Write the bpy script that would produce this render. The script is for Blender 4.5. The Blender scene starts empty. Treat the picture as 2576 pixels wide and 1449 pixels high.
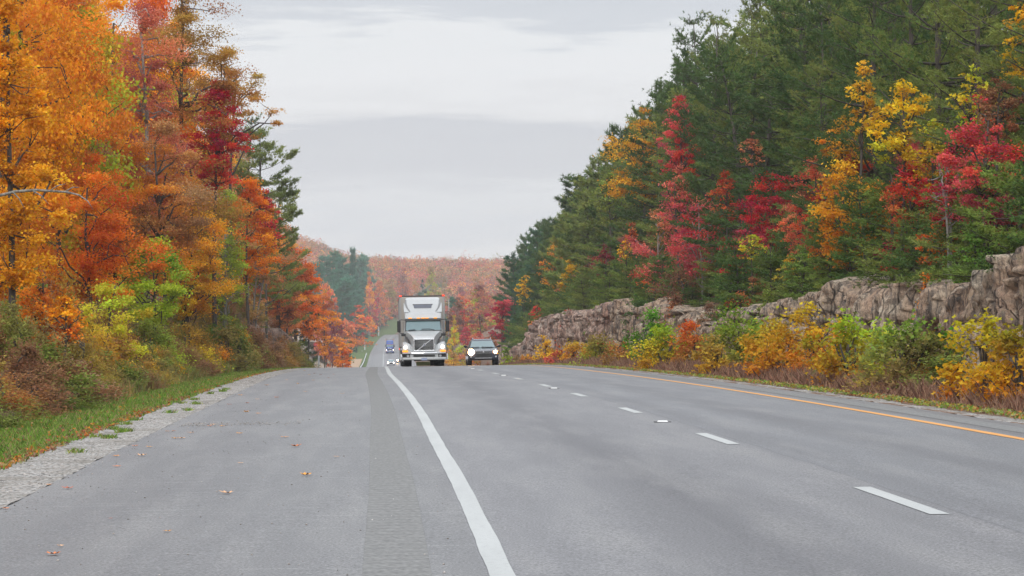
import bpy, math, random
import numpy as np
from mathutils import Vector

random.seed(7)
RS = np.random.RandomState
SC = bpy.context.scene
COL = SC.collection
F = 6800.0            # focal length in photograph-preview pixels (2576 wide)
CAMZ = 1.62
R = math.radians

# ------------------------------------------------------------------ noise
_tab = RS(11).rand(256, 256)
def vnoise(x, y, seed=0):
    x = np.asarray(x, float) + seed * 37.17; y = np.asarray(y, float) + seed * 11.3
    xi = np.floor(x).astype(int); yi = np.floor(y).astype(int)
    fx = x - xi; fy = y - yi
    fx = fx * fx * (3 - 2 * fx); fy = fy * fy * (3 - 2 * fy)
    a = _tab[xi % 256, yi % 256]; b = _tab[(xi + 1) % 256, yi % 256]
    c = _tab[xi % 256, (yi + 1) % 256]; d = _tab[(xi + 1) % 256, (yi + 1) % 256]
    return (a * (1 - fx) + b * fx) * (1 - fy) + (c * (1 - fx) + d * fx) * fy - 0.5
def fbm(x, y, seed=0, o=4):
    s = 0; a = 1.0
    for k in range(o):
        s = s + a * vnoise(np.asarray(x) * 2 ** k, np.asarray(y) * 2 ** k, seed + k * 3); a *= 0.5
    return s
def sst(x, a, b):
    q = np.clip((np.asarray(x, float) - a) / (b - a), 0, 1)
    return q * q * (3 - 2 * q)

# ------------------------------------------------------------------ road geometry
def hermite(xs, ys):
    xs = np.array(xs, float); ys = np.array(ys, float)
    m = np.gradient(ys, xs)
    def f(x):
        x = np.asarray(x, float)
        i = np.clip(np.searchsorted(xs, x) - 1, 0, len(xs) - 2)
        h = xs[i + 1] - xs[i]; q = (x - xs[i]) / h
        lo = q < 0; hi = q > 1
        qq = np.clip(q, 0, 1)
        r = ((1 + 2 * qq) * (1 - qq) ** 2 * ys[i] + qq * (1 - qq) ** 2 * h * m[i] + qq * qq * (3 - 2 * qq) * ys[i + 1] + qq * qq * (qq - 1) * h * m[i + 1])
        r = np.where(lo, ys[0] + (x - xs[0]) * m[0], r)
        return np.where(hi, ys[-1] + (x - xs[-1]) * m[-1], r)
    return f
Xw = hermite([-30, 0, 10, 16.8, 21, 27.1, 32.4, 38.1, 44.9, 55, 76.9, 95.8, 120, 141, 164, 200, 300, 400, 500, 668, 900, 1000, 1150, 1300, 1500, 2000],
             [2.1, .72, .27, -.053, -.251, -.547, -.825, -1.12, -1.46, -2.0, -3.23, -4.31, -5.52, -6.55, -7.65, -9.4, -14.4, -19.2, -24.0, -31.86, -42.4, -46.2, -49.4, -46.5, -36, 10])
_zf = hermite([200, 300, 400, 500, 600, 668, 826, 900, 1000, 1150, 1300, 1500, 2000],
              [-2.42, -5.2, -7.9, -9.9, -11.1, -11.4, -10.7, -10.4, -9.3, -7.2, -5.5, -2, 4])
def Zr(Y):
    Y = np.asarray(Y, float)
    return np.where(Y < 200, -6.055e-5 * Y * Y, _zf(Y))
def road_z(t, Y): return Zr(Y) + 0.015 * np.clip(t, -6, 12)

# top edge of the rock cut on the right (absolute z)
rock_top = hermite([40, 55, 63, 68, 73, 80, 89, 97, 105, 114, 124, 135, 148, 160, 172, 190, 215, 235, 250, 265, 280, 300, 330, 345],
                   [4.3, 3.9, 3.4, 2.6, 2.2, 2.35, 2.4, 2.1, 2.0, 1.4, 1.1, 1.5, 2.2, 1.8, 2.2, 1.7, 1.6, 1.3, .9, -.1, -1.5, -2.6, -3.6, -4.8])
def ridge(X, Y):
    h = 24.5 + 15 * sst(-X, 96, 142) + 5 * fbm(X / 60, Y / 90, 5)
    return h
def ground_z(X, Y):
    X = np.asarray(X, float); Y = np.asarray(Y, float)
    t = X - Xw(Y)
    zr = road_z(t, Y)
    far = sst(Y, 560, 760)
    n = fbm(X / 6.0, Y / 6.0, 2) * 0.5
    u = -(t + 4.95)
    hl = -0.03 - 0.03 * np.clip(u, 0, 2) + 0.16 * np.clip(u - 2, 0, 8) + 0.33 * np.clip(u - 10, 0, 32)
    hl = hl + 3.0 * sst(Y, 128, 145) * (1 - sst(Y, 262, 285)) * sst(u, 2.6, 4.0)
    hlf = -0.03 - 0.02 * np.clip(u, 0, 7) + 0.72 * np.clip(u - 7, 0, 12) + 0.25 * np.clip(u - 19, 0, 50)
    hl = hl * (1 - far) + hlf * far
    v = t - 8.45
    rt = np.maximum(rock_top(np.clip(Y, 40, 345)) - zr - 0.25, 0.6)
    hr = -0.04 * np.clip(v, 0, 5) + (rt) * sst(t, 14.7, 15.6) + 0.5 * np.clip(t - 15.6, 0, 22) + 0.2 * np.clip(t - 37.6, 0, 40)
    hrf = -0.03 + 0.1 * np.clip(v - 4, 0, 10) + 0.35 * np.clip(v - 14, 0, 40)
    hr = hr * (1 - far) + hrf * far
    h = np.where(t < -4.95, hl, np.where(t > 8.45, hr, -0.10))
    h = h + np.where((t < -6.5) | (t > 9.5), n * np.clip(np.maximum(-t - 6.5, t - 9.5) / 4, 0, 1), 0)
    z = zr + h
    k = sst(Y, 1120, 1720)
    return z * (1 - k) + ridge(X, Y) * k
def solveY(x, t, lo=25, hi=1150):
    # distance at which lateral offset t from the white line is seen in column x
    ys = np.linspace(lo, hi, 9000)
    g = (Xw(ys) + t) * F / ys + 1288 - x
    s = np.where(np.sign(g[:-1]) != np.sign(g[1:]))[0]
    if len(s) == 0: return float(ys[np.argmin(abs(g))])
    return float(ys[s[0]])
def proj(X, Y, z): return 1288 + X * F / Y, 788 - (z - CAMZ) * F / Y
def rowY(row, t):
    h = CAMZ - .015 * t; d = row - 788
    s = (d + math.sqrt(max(d * d - 4 * h * 2800, 0))) / (2 * h)
    return F / s

# ------------------------------------------------------------------ mesh helpers
def quads(name, V, Fq, mat, parent=None, uv=None, smooth=False, attr=None, k=4, props=None):
    V = np.asarray(V, np.float32); Fq = np.asarray(Fq, np.int32)
    me = bpy.data.meshes.new(name)
    me.vertices.add(len(V)); me.vertices.foreach_set('co', V.ravel())
    me.loops.add(Fq.size); me.loops.foreach_set('vertex_index', Fq.ravel())
    me.polygons.add(len(Fq)); me.polygons.foreach_set('loop_start', np.arange(0, Fq.size, Fq.shape[1], dtype=np.int32))
    me.update(calc_edges=True)
    if smooth: me.polygons.foreach_set('use_smooth', np.ones(len(Fq), bool))
    if uv is not None:
        l = me.uv_layers.new(name='UVMap')
        l.data.foreach_set('uv', np.asarray(uv, np.float32)[Fq.ravel()].ravel())
    if attr is not None:
        for an, (ty, arr) in attr.items():
            a = me.attributes.new(an, ty, 'FACE')
            a.data.foreach_set('vector' if ty == 'FLOAT_VECTOR' else 'value' if ty == 'FLOAT' else 'color', np.asarray(arr, np.float32).ravel())
    me.materials.append(mat)
    o = bpy.data.objects.new(name, me); COL.objects.link(o)
    if parent is not None: o.parent = parent
    return o
def pymesh(name, V, Fs, mat, parent=None, smooth=False):
    me = bpy.data.meshes.new(name); me.from_pydata([tuple(v) for v in V], [], [tuple(f) for f in Fs]); me.update()
    if smooth: me.polygons.foreach_set('use_smooth', np.ones(len(me.polygons), bool))
    me.materials.append(mat)
    o = bpy.data.objects.new(name, me); COL.objects.link(o)
    if parent is not None: o.parent = parent
    return o
def empty(name, loc, rz=0, label=None, cat=None, group=None):
    o = bpy.data.objects.new(name, None); COL.objects.link(o)
    o.location = loc; o.rotation_euler = (0, 0, rz); o.empty_display_size = .3
    if label: o['label'] = label
    if cat: o['category'] = cat
    if group: o['group'] = group
    return o
def tag(o, label=None, cat=None, group=None, kind=None):
    if label: o['label'] = label
    if cat: o['category'] = cat
    if group: o['group'] = group
    if kind: o['kind'] = kind
    return o
class G:
    """collects polygons of one mesh"""
    def __init__(s): s.V = []; s.F = []
    def add(s, V, Fs):
        n = len(s.V); s.V += [tuple(v) for v in V]; s.F += [tuple(i + n for i in f) for f in Fs]; return s
    def box(s, x0, x1, y0, y1, z0, z1):
        V = [(x, y, z) for z in (z0, z1) for y in (y0, y1) for x in (x0, x1)]
        return s.add(V, [(0, 2, 3, 1), (4, 5, 7, 6), (0, 1, 5, 4), (2, 6, 7, 3), (0, 4, 6, 2), (1, 3, 7, 5)])
    def loft(s, secs, cap=True):
        n = len(secs[0]); V = [p for q in secs for p in q]; Fs = []
        for i in range(len(secs) - 1):
            for j in range(n):
                a = i * n + j; b = i * n + (j + 1) % n
                Fs.append((a, b, b + n, a + n))
        if cap: Fs.append(tuple(range(n))[::-1]); Fs.append(tuple(range((len(secs) - 1) * n, len(secs) * n)))
        return s.add(V, Fs)
    def loft_z(s, secs):
        # (z, half width, y0, y1, corner radius)
        S = []
        for z, w, y0, y1, r in secs:
            P = []
            for cx, cy, a0 in ((w - r, y0 + r, -90), (w - r, y1 - r, 0), (-w + r, y1 - r, 90), (-w + r, y0 + r, 180)):
                for k in range(4):
                    a = R(a0 + k * 30); P.append((cx + r * math.cos(a), cy + r * math.sin(a), z))
            S.append(P)
        return s.loft(S)
    def cyl(s, c, r, h, axis='x', n=20):
        S = []
        for e, rr in ((-h / 2, r * .93), (-h / 2 + .03 * min(1, h), r), (h / 2 - .03 * min(1, h), r), (h / 2, r * .93)):
            P = []
            for k in range(n):
                a = 2 * math.pi * k / n; ca, sa = rr * math.cos(a), rr * math.sin(a)
                P.append({'x': (c[0] + e, c[1] + ca, c[2] + sa), 'y': (c[0] + ca, c[1] + e, c[2] + sa), 'z': (c[0] + ca, c[1] + sa, c[2] + e)}[axis])
            S.append(P)
        return s.loft(S)
    def tube(s, P, rad, k=5):
        P = np.asarray(P, float); rad = np.broadcast_to(np.asarray(rad, float), (len(P),))
        S = []
        for i in range(len(P)):
            d = P[min(i + 1, len(P) - 1)] - P[max(i - 1, 0)]; d = d / (np.linalg.norm(d) + 1e-9)
            a = np.cross(d, (0, 0, 1.0) if abs(d[2]) < .9 else (1.0, 0, 0)); a /= np.linalg.norm(a); b = np.cross(d, a)
            S.append([P[i] + rad[i] * (math.cos(q) * a + math.sin(q) * b) for q in [2 * math.pi * j / k for j in range(k)]])
        return s.loft(S)
    def build(s, name, mat, parent=None, smooth=False, bevel=0):
        o = pymesh(name, s.V, s.F, mat, parent, smooth)
        if bevel:
            m = o.modifiers.new('b', 'BEVEL'); m.width = bevel; m.segments = 2; m.limit_method = 'ANGLE'; m.angle_limit = R(30)
        return o

# ------------------------------------------------------------------ materials
def nt(name):
    m = bpy.data.materials.new(name); m.use_nodes = True
    t = m.node_tree; p = t.nodes['Principled BSDF']
    return m, t, p
def N(t, ty, **kw):
    n = t.nodes.new(ty)
    for k, v in kw.items():
        if k == 'inp':
            for a, b in v.items(): n.inputs[a].default_value = b
        else: setattr(n, k, v)
    return n
def c4(c): return (c[0], c[1], c[2], 1)
def ramp(t, fac, stops, interp='LINEAR'):
    r = N(t, 'ShaderNodeValToRGB'); r.color_ramp.interpolation = interp
    e = r.color_ramp.elements
    while len(e) < len(stops): e.new(.5)
    for i, (p, c) in enumerate(stops): e[i].position = p; e[i].color = c4(c) if len(c) == 3 else c
    t.links.new(fac, r.inputs[0]); return r.outputs[0]
def mixc(t, fac, a, b, mode='MIX'):
    m = N(t, 'ShaderNodeMix', data_type='RGBA', blend_type=mode)
    for s, v in ((m.inputs[0], fac), (m.inputs[6], a), (m.inputs[7], b)):
        if isinstance(v, (int, float)): s.default_value = v
        elif isinstance(v, tuple): s.default_value = c4(v)
        else: t.links.new(v, s)
    return m.outputs[2]
def math_(t, op, a, b=None, c=None, clamp=False):
    m = N(t, 'ShaderNodeMath', operation=op); m.use_clamp = clamp
    for i, v in enumerate((a, b, c)):
        if v is None: continue
        if isinstance(v, (int, float)): m.inputs[i].default_value = v
        else: t.links.new(v, m.inputs[i])
    return m.outputs[0]
def vmap(t, vec, scale):
    m = N(t, 'ShaderNodeMapping'); m.inputs['Scale'].default_value = scale; t.links.new(vec, m.inputs[0]); return m.outputs[0]
def noise(t, vec, scale, detail=3, rough=.55):
    n = N(t, 'ShaderNodeTexNoise', inp={'Scale': scale, 'Detail': detail, 'Roughness': rough})
    if vec is not None: t.links.new(vec, n.inputs['Vector'])
    return n.outputs['Fac']
def bump(t, p, h, strength, dist=.02):
    b = N(t, 'ShaderNodeBump', inp={'Strength': strength, 'Distance': dist}); t.links.new(h, b.inputs['Height']); t.links.new(b.outputs[0], p.inputs['Normal'])
def paint(name, c, rough=.35, metal=0, coat=0, emit=None, es=0):
    m, t, p = nt(name)
    tc = N(t, 'ShaderNodeTexCoord')
    n = noise(t, tc.outputs['Object'], 3.0)
    t.links.new(mixc(t, n, tuple(x * .9 for x in c), tuple(min(1, x * 1.08) for x in c)), p.inputs['Base Color'])
    p.inputs['Roughness'].default_value = rough; p.inputs['Metallic'].default_value = metal; p.inputs['Coat Weight'].default_value = coat
    if emit: p.inputs['Emission Color'].default_value = c4(emit); p.inputs['Emission Strength'].default_value = es
    return m
def leaf_mat(name='leaf', trans=.42, rough=.65):
    m, t, p = nt(name)
    a1 = N(t, 'ShaderNodeAttribute', attribute_type='OBJECT', attribute_name='c1')
    a2 = N(t, 'ShaderNodeAttribute', attribute_type='OBJECT', attribute_name='c2')
    lv = N(t, 'ShaderNodeAttribute', attribute_type='GEOMETRY', attribute_name='lv')
    sp = N(t, 'ShaderNodeSeparateXYZ'); t.links.new(lv.outputs['Vector'], sp.inputs[0])
    base = mixc(t, sp.outputs[1], a1.outputs['Color'], a2.outputs['Color'])
    k = math_(t, 'MULTIPLY_ADD', sp.outputs[0], .72, .60)
    hs = N(t, 'ShaderNodeHueSaturation'); t.links.new(base, hs.inputs['Color']); t.links.new(k, hs.inputs['Value'])
    t.links.new(math_(t, 'MULTIPLY_ADD', sp.outputs[2], .05, .475), hs.inputs['Hue'])
    t.links.new(hs.outputs[0], p.inputs['Base Color']); p.inputs['Roughness'].default_value = rough
    p.inputs['Specular IOR Level'].default_value = .12
    tr = N(t, 'ShaderNodeBsdfTranslucent'); t.links.new(hs.outputs[0], tr.inputs[0])
    mx = N(t, 'ShaderNodeMixShader', inp={0: trans}); t.links.new(p.outputs[0], mx.inputs[1]); t.links.new(tr.outputs[0], mx.inputs[2])
    t.links.new(mx.outputs[0], t.nodes['Material Output'].inputs[0])
    return m
def colattr_mat(name, trans=.3):
    # leaf masses whose leaves carry their own hue
    m, t, p = nt(name)
    a = N(t, 'ShaderNodeAttribute', attribute_type='GEOMETRY', attribute_name='hue')
    t.links.new(a.outputs['Color'], p.inputs['Base Color']); p.inputs['Roughness'].default_value = .7; p.inputs['Specular IOR Level'].default_value = .2
    tr = N(t, 'ShaderNodeBsdfTranslucent'); t.links.new(a.outputs['Color'], tr.inputs[0])
    mx = N(t, 'ShaderNodeMixShader', inp={0: trans}); t.links.new(p.outputs[0], mx.inputs[1]); t.links.new(tr.outputs[0], mx.inputs[2])
    t.links.new(mx.outputs[0], t.nodes['Material Output'].inputs[0])
    return m
def bark(name, a, b):
    m, t, p = nt(name); tc = N(t, 'ShaderNodeTexCoord')
    n = noise(t, vmap(t, tc.outputs['Object'], (6, 6, 1.5)), 2.5, 5, .7)
    t.links.new(ramp(t, n, [(.3, a), (.7, b)]), p.inputs['Base Color']); p.inputs['Roughness'].default_value = .9
    bump(t, p, n, .6, .03); return m

M = {}
M['leaf'] = leaf_mat()
M['needle'] = leaf_mat('needle', .15, .55)
M['mass'] = colattr_mat('leaf_mass')
M['blade'] = colattr_mat('grass_blade', .35)
M['bark'] = bark('bark_dark', (.03, .025, .02), (.12, .10, .085))
M['barklichen'] = bark('bark_lichen', (.05, .045, .04), (.40, .38, .33))
M['barkpale'] = bark('bark_pale', (.14, .12, .11), (.42, .40, .36))

def asphalt():
    m, t, p = nt('asphalt')
    uv = N(t, 'ShaderNodeUVMap').outputs[0]
    sx = N(t, 'ShaderNodeSeparateXYZ'); t.links.new(uv, sx.inputs[0]); u, v = sx.outputs[0], sx.outputs[1]
    tc = N(t, 'ShaderNodeTexCoord').outputs['Object']
    fine = noise(t, tc, 48, 3, .75); mid = noise(t, vmap(t, uv, (1.6, .16, 1)), 1.0, 5, .6)
    big = noise(t, vmap(t, uv, (.45, .03, 1)), 1.0, 3)
    shoulder = math_(t, 'LESS_THAN', u, -.1)
    base = mixc(t, shoulder, (.162, .160, .167), (.150, .149, .152))
    right = math_(t, 'GREATER_THAN', u, 7.55); base = mixc(t, right, base, (.138, .130, .132))
    # overtaking lane is a slightly older mat of asphalt, with the joint wandering beside the lane line
    wob = math_(t, 'ADD', u, math_(t, 'MULTIPLY', math_(t, 'SUBTRACT', noise(t, vmap(t, uv, (0, .5, 1)), 1, 2), .5), .12))
    l2 = math_(t, 'MULTIPLY', math_(t, 'GREATER_THAN', wob, 3.86), math_(t, 'LESS_THAN', u, 7.55))
    base = mixc(t, l2, base, (.156, .158, .168))
    seam = math_(t, 'LESS_THAN', math_(t, 'ABSOLUTE', math_(t, 'SUBTRACT', wob, 3.86)), .02)
    base = mixc(t, math_(t, 'MULTIPLY', seam, .55), base, (.09, .09, .1))
    # wheel tracks and oil band in the middle of each lane
    def band(c, w, amt):
        d = math_(t, 'ABSOLUTE', math_(t, 'SUBTRACT', u, c)); g = math_(t, 'SUBTRACT', 1, math_(t, 'DIVIDE', d, w), clamp=True)
        return math_(t, 'MULTIPLY', g, amt)
    dk = band(1.85, 1.0, .62)
    for c, w, a in ((5.5, .8, .36), (4.15, .45, .34), (-2.9, .9, .25)): dk = math_(t, 'ADD', dk, band(c, w, a))
    dk = math_(t, 'MULTIPLY', dk, math_(t, 'MULTIPLY_ADD', big, 2.6, -.2))
    base = mixc(t, dk, base, (.066, .064, .072))
    base = mixc(t, math_(t, 'MULTIPLY', math_(t, 'SUBTRACT', mid, .48, clamp=True), 2.2), base, (.225, .22, .215))
    base = mixc(t, math_(t, 'MULTIPLY', math_(t, 'SUBTRACT', .52, mid, clamp=True), 1.8), base, (.10, .10, .105))
    for vv, ua, ub in ((75.5, .6, 3.4), (74.2, 3.9, 6.6), (50.4, -3.6, -1.2), (101, .4, 7.0)):
        cw_ = math_(t, 'ADD', v, math_(t, 'MULTIPLY', noise(t, vmap(t, uv, (1.4, 0, 1)), 1, 4, .7), 1.6))
        ln = math_(t, 'LESS_THAN', math_(t, 'ABSOLUTE', math_(t, 'SUBTRACT', cw_, vv + .8)), .07)
        ln = math_(t, 'MULTIPLY', ln, math_(t, 'MULTIPLY', math_(t, 'GREATER_THAN', u, ua), math_(t, 'LESS_THAN', u, ub)))
        base = mixc(t, math_(t, 'MULTIPLY', ln, .6), base, (.05, .05, .055))
    # pale scrape marks across the shoulder
    sc = noise(t, vmap(t, uv, (.5, 9.0, 1)), 1.0, 6, .75); scm = math_(t, 'MULTIPLY', math_(t, 'MULTIPLY', math_(t, 'GREATER_THAN', sc, .60), noise(t, vmap(t, uv, (1.3, .5, 1)), 1, 2)), math_(t, 'MULTIPLY', shoulder, .55))
    base = mixc(t, scm, base, (.40, .40, .39))
    v2 = N(t, 'ShaderNodeTexVoronoi', inp={'Scale': 45.0}); t.links.new(tc, v2.inputs['Vector'])
    base = mixc(t, math_(t, 'MULTIPLY', math_(t, 'SUBTRACT', fine, .5), .9), base, (.5, .5, .5), 'OVERLAY') if False else base
    hs = N(t, 'ShaderNodeHueSaturation'); t.links.new(base, hs.inputs['Color']); t.links.new(math_(t, 'MULTIPLY_ADD', fine, 4.4, -1.2), hs.inputs['Value'])
    t.links.new(hs.outputs[0], p.inputs['Base Color'])
    p.inputs['Roughness'].default_value = .52; p.inputs['Specular IOR Level'].default_value = .5
    bump(t, p, fine, .35, .006); return m
M['asphalt'] = asphalt()
def rumble():
    m, t, p = nt('rumble'); uv = N(t, 'ShaderNodeUVMap').outputs[0]; tc = N(t, 'ShaderNodeTexCoord').outputs['Object']
    w = N(t, 'ShaderNodeTexWave', wave_type='BANDS', bands_direction='Y', inp={'Scale': 1.6, 'Distortion': .6, 'Detail': 1}); t.links.new(uv, w.inputs['Vector'])
    vo = N(t, 'ShaderNodeTexVoronoi', inp={'Scale': 24}); t.links.new(tc, vo.inputs['Vector'])
    c = ramp(t, vo.outputs['Distance'], [(.0, (.07, .07, .067)), (.25, (.16, .16, .157)), (.75, (.235, .235, .228))])
    su = N(t, 'ShaderNodeSeparateXYZ'); t.links.new(uv, su.inputs[0])
    gv = math_(t, 'SINE', math_(t, 'MULTIPLY', su.outputs[1], 20.94)); gv = math_(t, 'MULTIPLY_ADD', gv, .5, .5)  # shade in the groove dips, painted as darker bands
    c = mixc(t, math_(t, 'MULTIPLY', gv, .22), c, (.085, .085, .088))
    t.links.new(c, p.inputs['Base Color']); p.inputs['Roughness'].default_value = .85
    bump(t, p, w.outputs['Fac'], .6, .02); return m
M['rumble'] = rumble()
def linepaint(name, c):
    m, t, p = nt(name); uv = N(t, 'ShaderNodeUVMap').outputs[0]; tc = N(t, 'ShaderNodeTexCoord').outputs['Object']
    n = noise(t, tc, 25, 5, .7); n2 = noise(t, vmap(t, tc, (3, .4, 1)), 1, 3)
    col = mixc(t, math_(t, 'MULTIPLY', math_(t, 'GREATER_THAN', n, .58), .45), c, (.3, .3, .3))
    col = mixc(t, math_(t, 'MULTIPLY', n2, .7), col, tuple(x * .62 for x in c))
    t.links.new(col, p.inputs['Base Color']); p.inputs['Roughness'].default_value = .6; bump(t, p, n, .2, .004); return m
M['white'] = linepaint('white_line_paint', (.50, .515, .505))
M['yellow'] = linepaint('yellow_line_paint', (.80, .36, .07))
def stony(name, cols, sc):
    m, t, p = nt(name); tc = N(t, 'ShaderNodeTexCoord').outputs['Object']
    vo = N(t, 'ShaderNodeTexVoronoi', inp={'Scale': sc}); t.links.new(tc, vo.inputs['Vector'])
    sp = N(t, 'ShaderNodeSeparateColor'); t.links.new(vo.outputs['Color'], sp.inputs[0])
    c = ramp(t, sp.outputs[0], [(i / (len(cols) - 1), k) for i, k in enumerate(cols)])
    c = mixc(t, ramp(t, vo.outputs['Distance'], [(.5, (0, 0, 0)), (.8, (1, 1, 1))]), c, (.08, .075, .07))
    c = mixc(t, ramp(t, noise(t, tc, 1.6, 5, .7), [(.45, (0, 0, 0)), (.7, (.8, .8, .8))]), c, (.17, .15, .12))
    t.links.new(c, p.inputs['Base Color']); p.inputs['Roughness'].default_value = .9
    bump(t, p, math_(t, 'SUBTRACT', 1, vo.outputs['Distance']), .8, .03); return m
M['gravel'] = stony('gravel', [(.20, .19, .18), (.36, .35, .33), (.48, .46, .44), (.34, .29, .25), (.55, .54, .52)], 26)
M['pebble'] = stony('pebble', [(.3, .29, .28), (.5, .48, .46), (.42, .36, .32), (.6, .58, .56)], 9)
def soil():
    m, t, p = nt('forest_floor'); tc = N(t, 'ShaderNodeTexCoord').outputs['Object']; uv = N(t, 'ShaderNodeUVMap').outputs[0]
    sx = N(t, 'ShaderNodeSeparateXYZ'); t.links.new(uv, sx.inputs[0]); u, v = sx.outputs[0], sx.outputs[1]
    n = noise(t, tc, 1.1, 6, .7); n2 = noise(t, tc, 9, 4, .7)
    c = ramp(t, n2, [(.3, (.07, .045, .03)), (.5, (.17, .10, .065)), (.7, (.27, .16, .10))])
    g = ramp(t, n2, [(.3, (.035, .07, .012)), (.7, (.11, .17, .03))])
    wob = math_(t, 'ADD', u, math_(t, 'MULTIPLY', math_(t, 'SUBTRACT', n, .5), 1.2))
    gl = math_(t, 'MULTIPLY', math_(t, 'GREATER_THAN', wob, -7.0), math_(t, 'LESS_THAN', u, 0))
    far = math_(t, 'GREATER_THAN', v, 560)
    gl2 = math_(t, 'MULTIPLY', math_(t, 'MULTIPLY', far, math_(t, 'GREATER_THAN', wob, -10.2)), math_(t, 'LESS_THAN', u, 0))
    c = mixc(t, math_(t, 'MAXIMUM', gl, gl2), c, g)
    # bare tan rock shelves on the distant left bank
    rk = math_(t, 'MULTIPLY', far, math_(t, 'MULTIPLY', math_(t, 'LESS_THAN', wob, -11), math_(t, 'GREATER_THAN', wob, -30)))
    rn = noise(t, vmap(t, tc, (.25, .12, .9)), 1.2, 6, .75)
    c = mixc(t, math_(t, 'MULTIPLY', rk, .85), c, ramp(t, rn, [(.3, (.06, .05, .045)), (.45, (.22, .17, .13)), (.6, (.36, .30, .23)), (.75, (.30, .20, .15))]))
    t.links.new(c, p.inputs['Base Color']); p.inputs['Roughness'].default_value = .95; bump(t, p, n2, .7, .08); return m
M['soil'] = soil()
def rockm(name, tan, pink, pale):
    m, t, p = nt(name); tc = N(t, 'ShaderNodeTexCoord').outputs['Object']
    a = noise(t, vmap(t, tc, (.8, .35, .5)), 1.0, 6, .65); b = noise(t, vmap(t, tc, (3, 1.6, .5)), 1.5, 6, .7)
    d = noise(t, tc, 7, 6, .75)
    c = ramp(t, a, [(.35, pink), (.5, tan), (.66, pale)])
    c = mixc(t, ramp(t, b, [(.50, (0, 0, 0)), (.64, (.85, .85, .85))]), c, (.10, .095, .09))
    c = mixc(t, ramp(t, d, [(.40, (.55, .55, .55)), (.52, (0, 0, 0))]), c, (.12, .09, .07))
    c = mixc(t, ramp(t, noise(t, tc, 2.3, 5, .7), [(.58, (0, 0, 0)), (.7, (.6, .6, .6))]), c, pale)
    g = noise(t, vmap(t, tc, (1.5, 1.0, 1.5)), 1.3, 5, .7)
    c = mixc(t, ramp(t, g, [(.6, (0, 0, 0)), (.72, (.5, .5, .5))]), c, (.12, .13, .06))
    st = noise(t, vmap(t, tc, (2.2, 2.2, .22)), 2.0, 5, .75)
    c = mixc(t, ramp(t, st, [(.50, (0, 0, 0)), (.60, (.75, .75, .75))]), c, (.085, .07, .06))
    vo = N(t, 'ShaderNodeTexVoronoi', feature='DISTANCE_TO_EDGE', inp={'Scale': 1.0}); wp = N(t, 'ShaderNodeVectorMath', operation='ADD'); t.links.new(vmap(t, tc, (1.1, .8, .24)), wp.inputs[0])
    nn3 = N(t, 'ShaderNodeTexNoise', inp={'Scale': .7, 'Detail': 3}); t.links.new(tc, nn3.inputs['Vector']); t.links.new(nn3.outputs['Color'], wp.inputs[1]); t.links.new(wp.outputs[0], vo.inputs['Vector'])
    ck = ramp(t, vo.outputs['Distance'], [(.0, (1, 1, 1)), (.03, (0, 0, 0))])
    c = mixc(t, math_(t, 'MULTIPLY', ck, .55), c, (.04, .03, .025))
    t.links.new(c, p.inputs['Base Color']); p.inputs['Roughness'].default_value = .9
    bump(t, p, math_(t, 'SUBTRACT', math_(t, 'ADD', d, b), ck), .9, .15); return m
M['rockleft'] = rockm('left_sandstone', (.42, .25, .18), (.33, .17, .12), (.50, .35, .27))
M['rock'] = rockm('sandstone', (.56, .40, .28), (.45, .29, .20), (.70, .60, .46))
M['rockpink'] = rockm('pink_sandstone', (.60, .40, .31), (.50, .29, .22), (.72, .58, .47))

# ------------------------------------------------------------------ world, sun, camera
w = bpy.data.worlds.new("World"); SC.world = w; w.use_nodes = True
t = w.node_tree; bg = t.nodes['Background']
sky = N(t, 'ShaderNodeTexSky', sky_type='NISHITA'); sky.sun_disc = False; sky.sun_elevation = R(38); sky.sun_rotation = R(186)
tcw = N(t, 'ShaderNodeTexCoord').outputs['Generated']
sp = N(t, 'ShaderNodeSeparateXYZ'); t.links.new(tcw, sp.inputs[0]); zz = sp.outputs[2]
n1 = noise(t, vmap(t, tcw, (7, 2, 55)), 1.0, 5, .55)
n2 = noise(t, vmap(t, tcw, (16, 4, 150)), 1.0, 5, .6)
zw = math_(t, 'ADD', zz, math_(t, 'MULTIPLY_ADD', n1, .050, -.025))
zw = math_(t, 'ADD', zw, math_(t, 'MULTIPLY_ADD', n2, .036, -.018))
def lin(c): return tuple(((x / 255) / 12.92 if x <= 10 else (((x / 255) + .055) / 1.055) ** 2.4) for x in c)
def rowpos(r): return max(0, (788 - r) / 6800 / .25)
cl = ramp(t, math_(t, 'DIVIDE', zw, .25), [(0, lin((230, 232, 234))), (rowpos(620), lin((228, 230, 232))), (rowpos(560), lin((216, 220, 225))), (rowpos(500), lin((222, 225, 228))), (rowpos(430), lin((208, 211, 216))),
     (rowpos(345), lin((205, 208, 214))), (rowpos(280), lin((229, 230, 232))), (rowpos(200), lin((236, 237, 239))), (rowpos(100), lin((234, 236, 238))), (rowpos(60), lin((212, 216, 222))), (rowpos(-40), lin((204, 209, 216))), (.6, lin((222, 226, 231))), (1, lin((228, 232, 238)))])
up = ramp(t, zz, [(.0, (.42, .42, .42)), (.16, (.42, .42, .42)), (.5, (.64, .64, .64)), (1, (.86, .86, .86))])
cl = mixc(t, 1.0, cl, up, 'MULTIPLY')
vs = N(t, 'ShaderNodeVectorMath', operation='SCALE'); vs.inputs['Scale'].default_value = 1 / .42 * .985; t.links.new(cl, vs.inputs[0])
vs2 = N(t, 'ShaderNodeVectorMath', operation='SCALE'); vs2.inputs['Scale'].default_value = .004; t.links.new(sky.outputs[0], vs2.inputs[0])
ad = N(t, 'ShaderNodeVectorMath', operation='ADD'); t.links.new(vs.outputs[0], ad.inputs[0]); t.links.new(vs2.outputs[0], ad.inputs[1])
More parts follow.
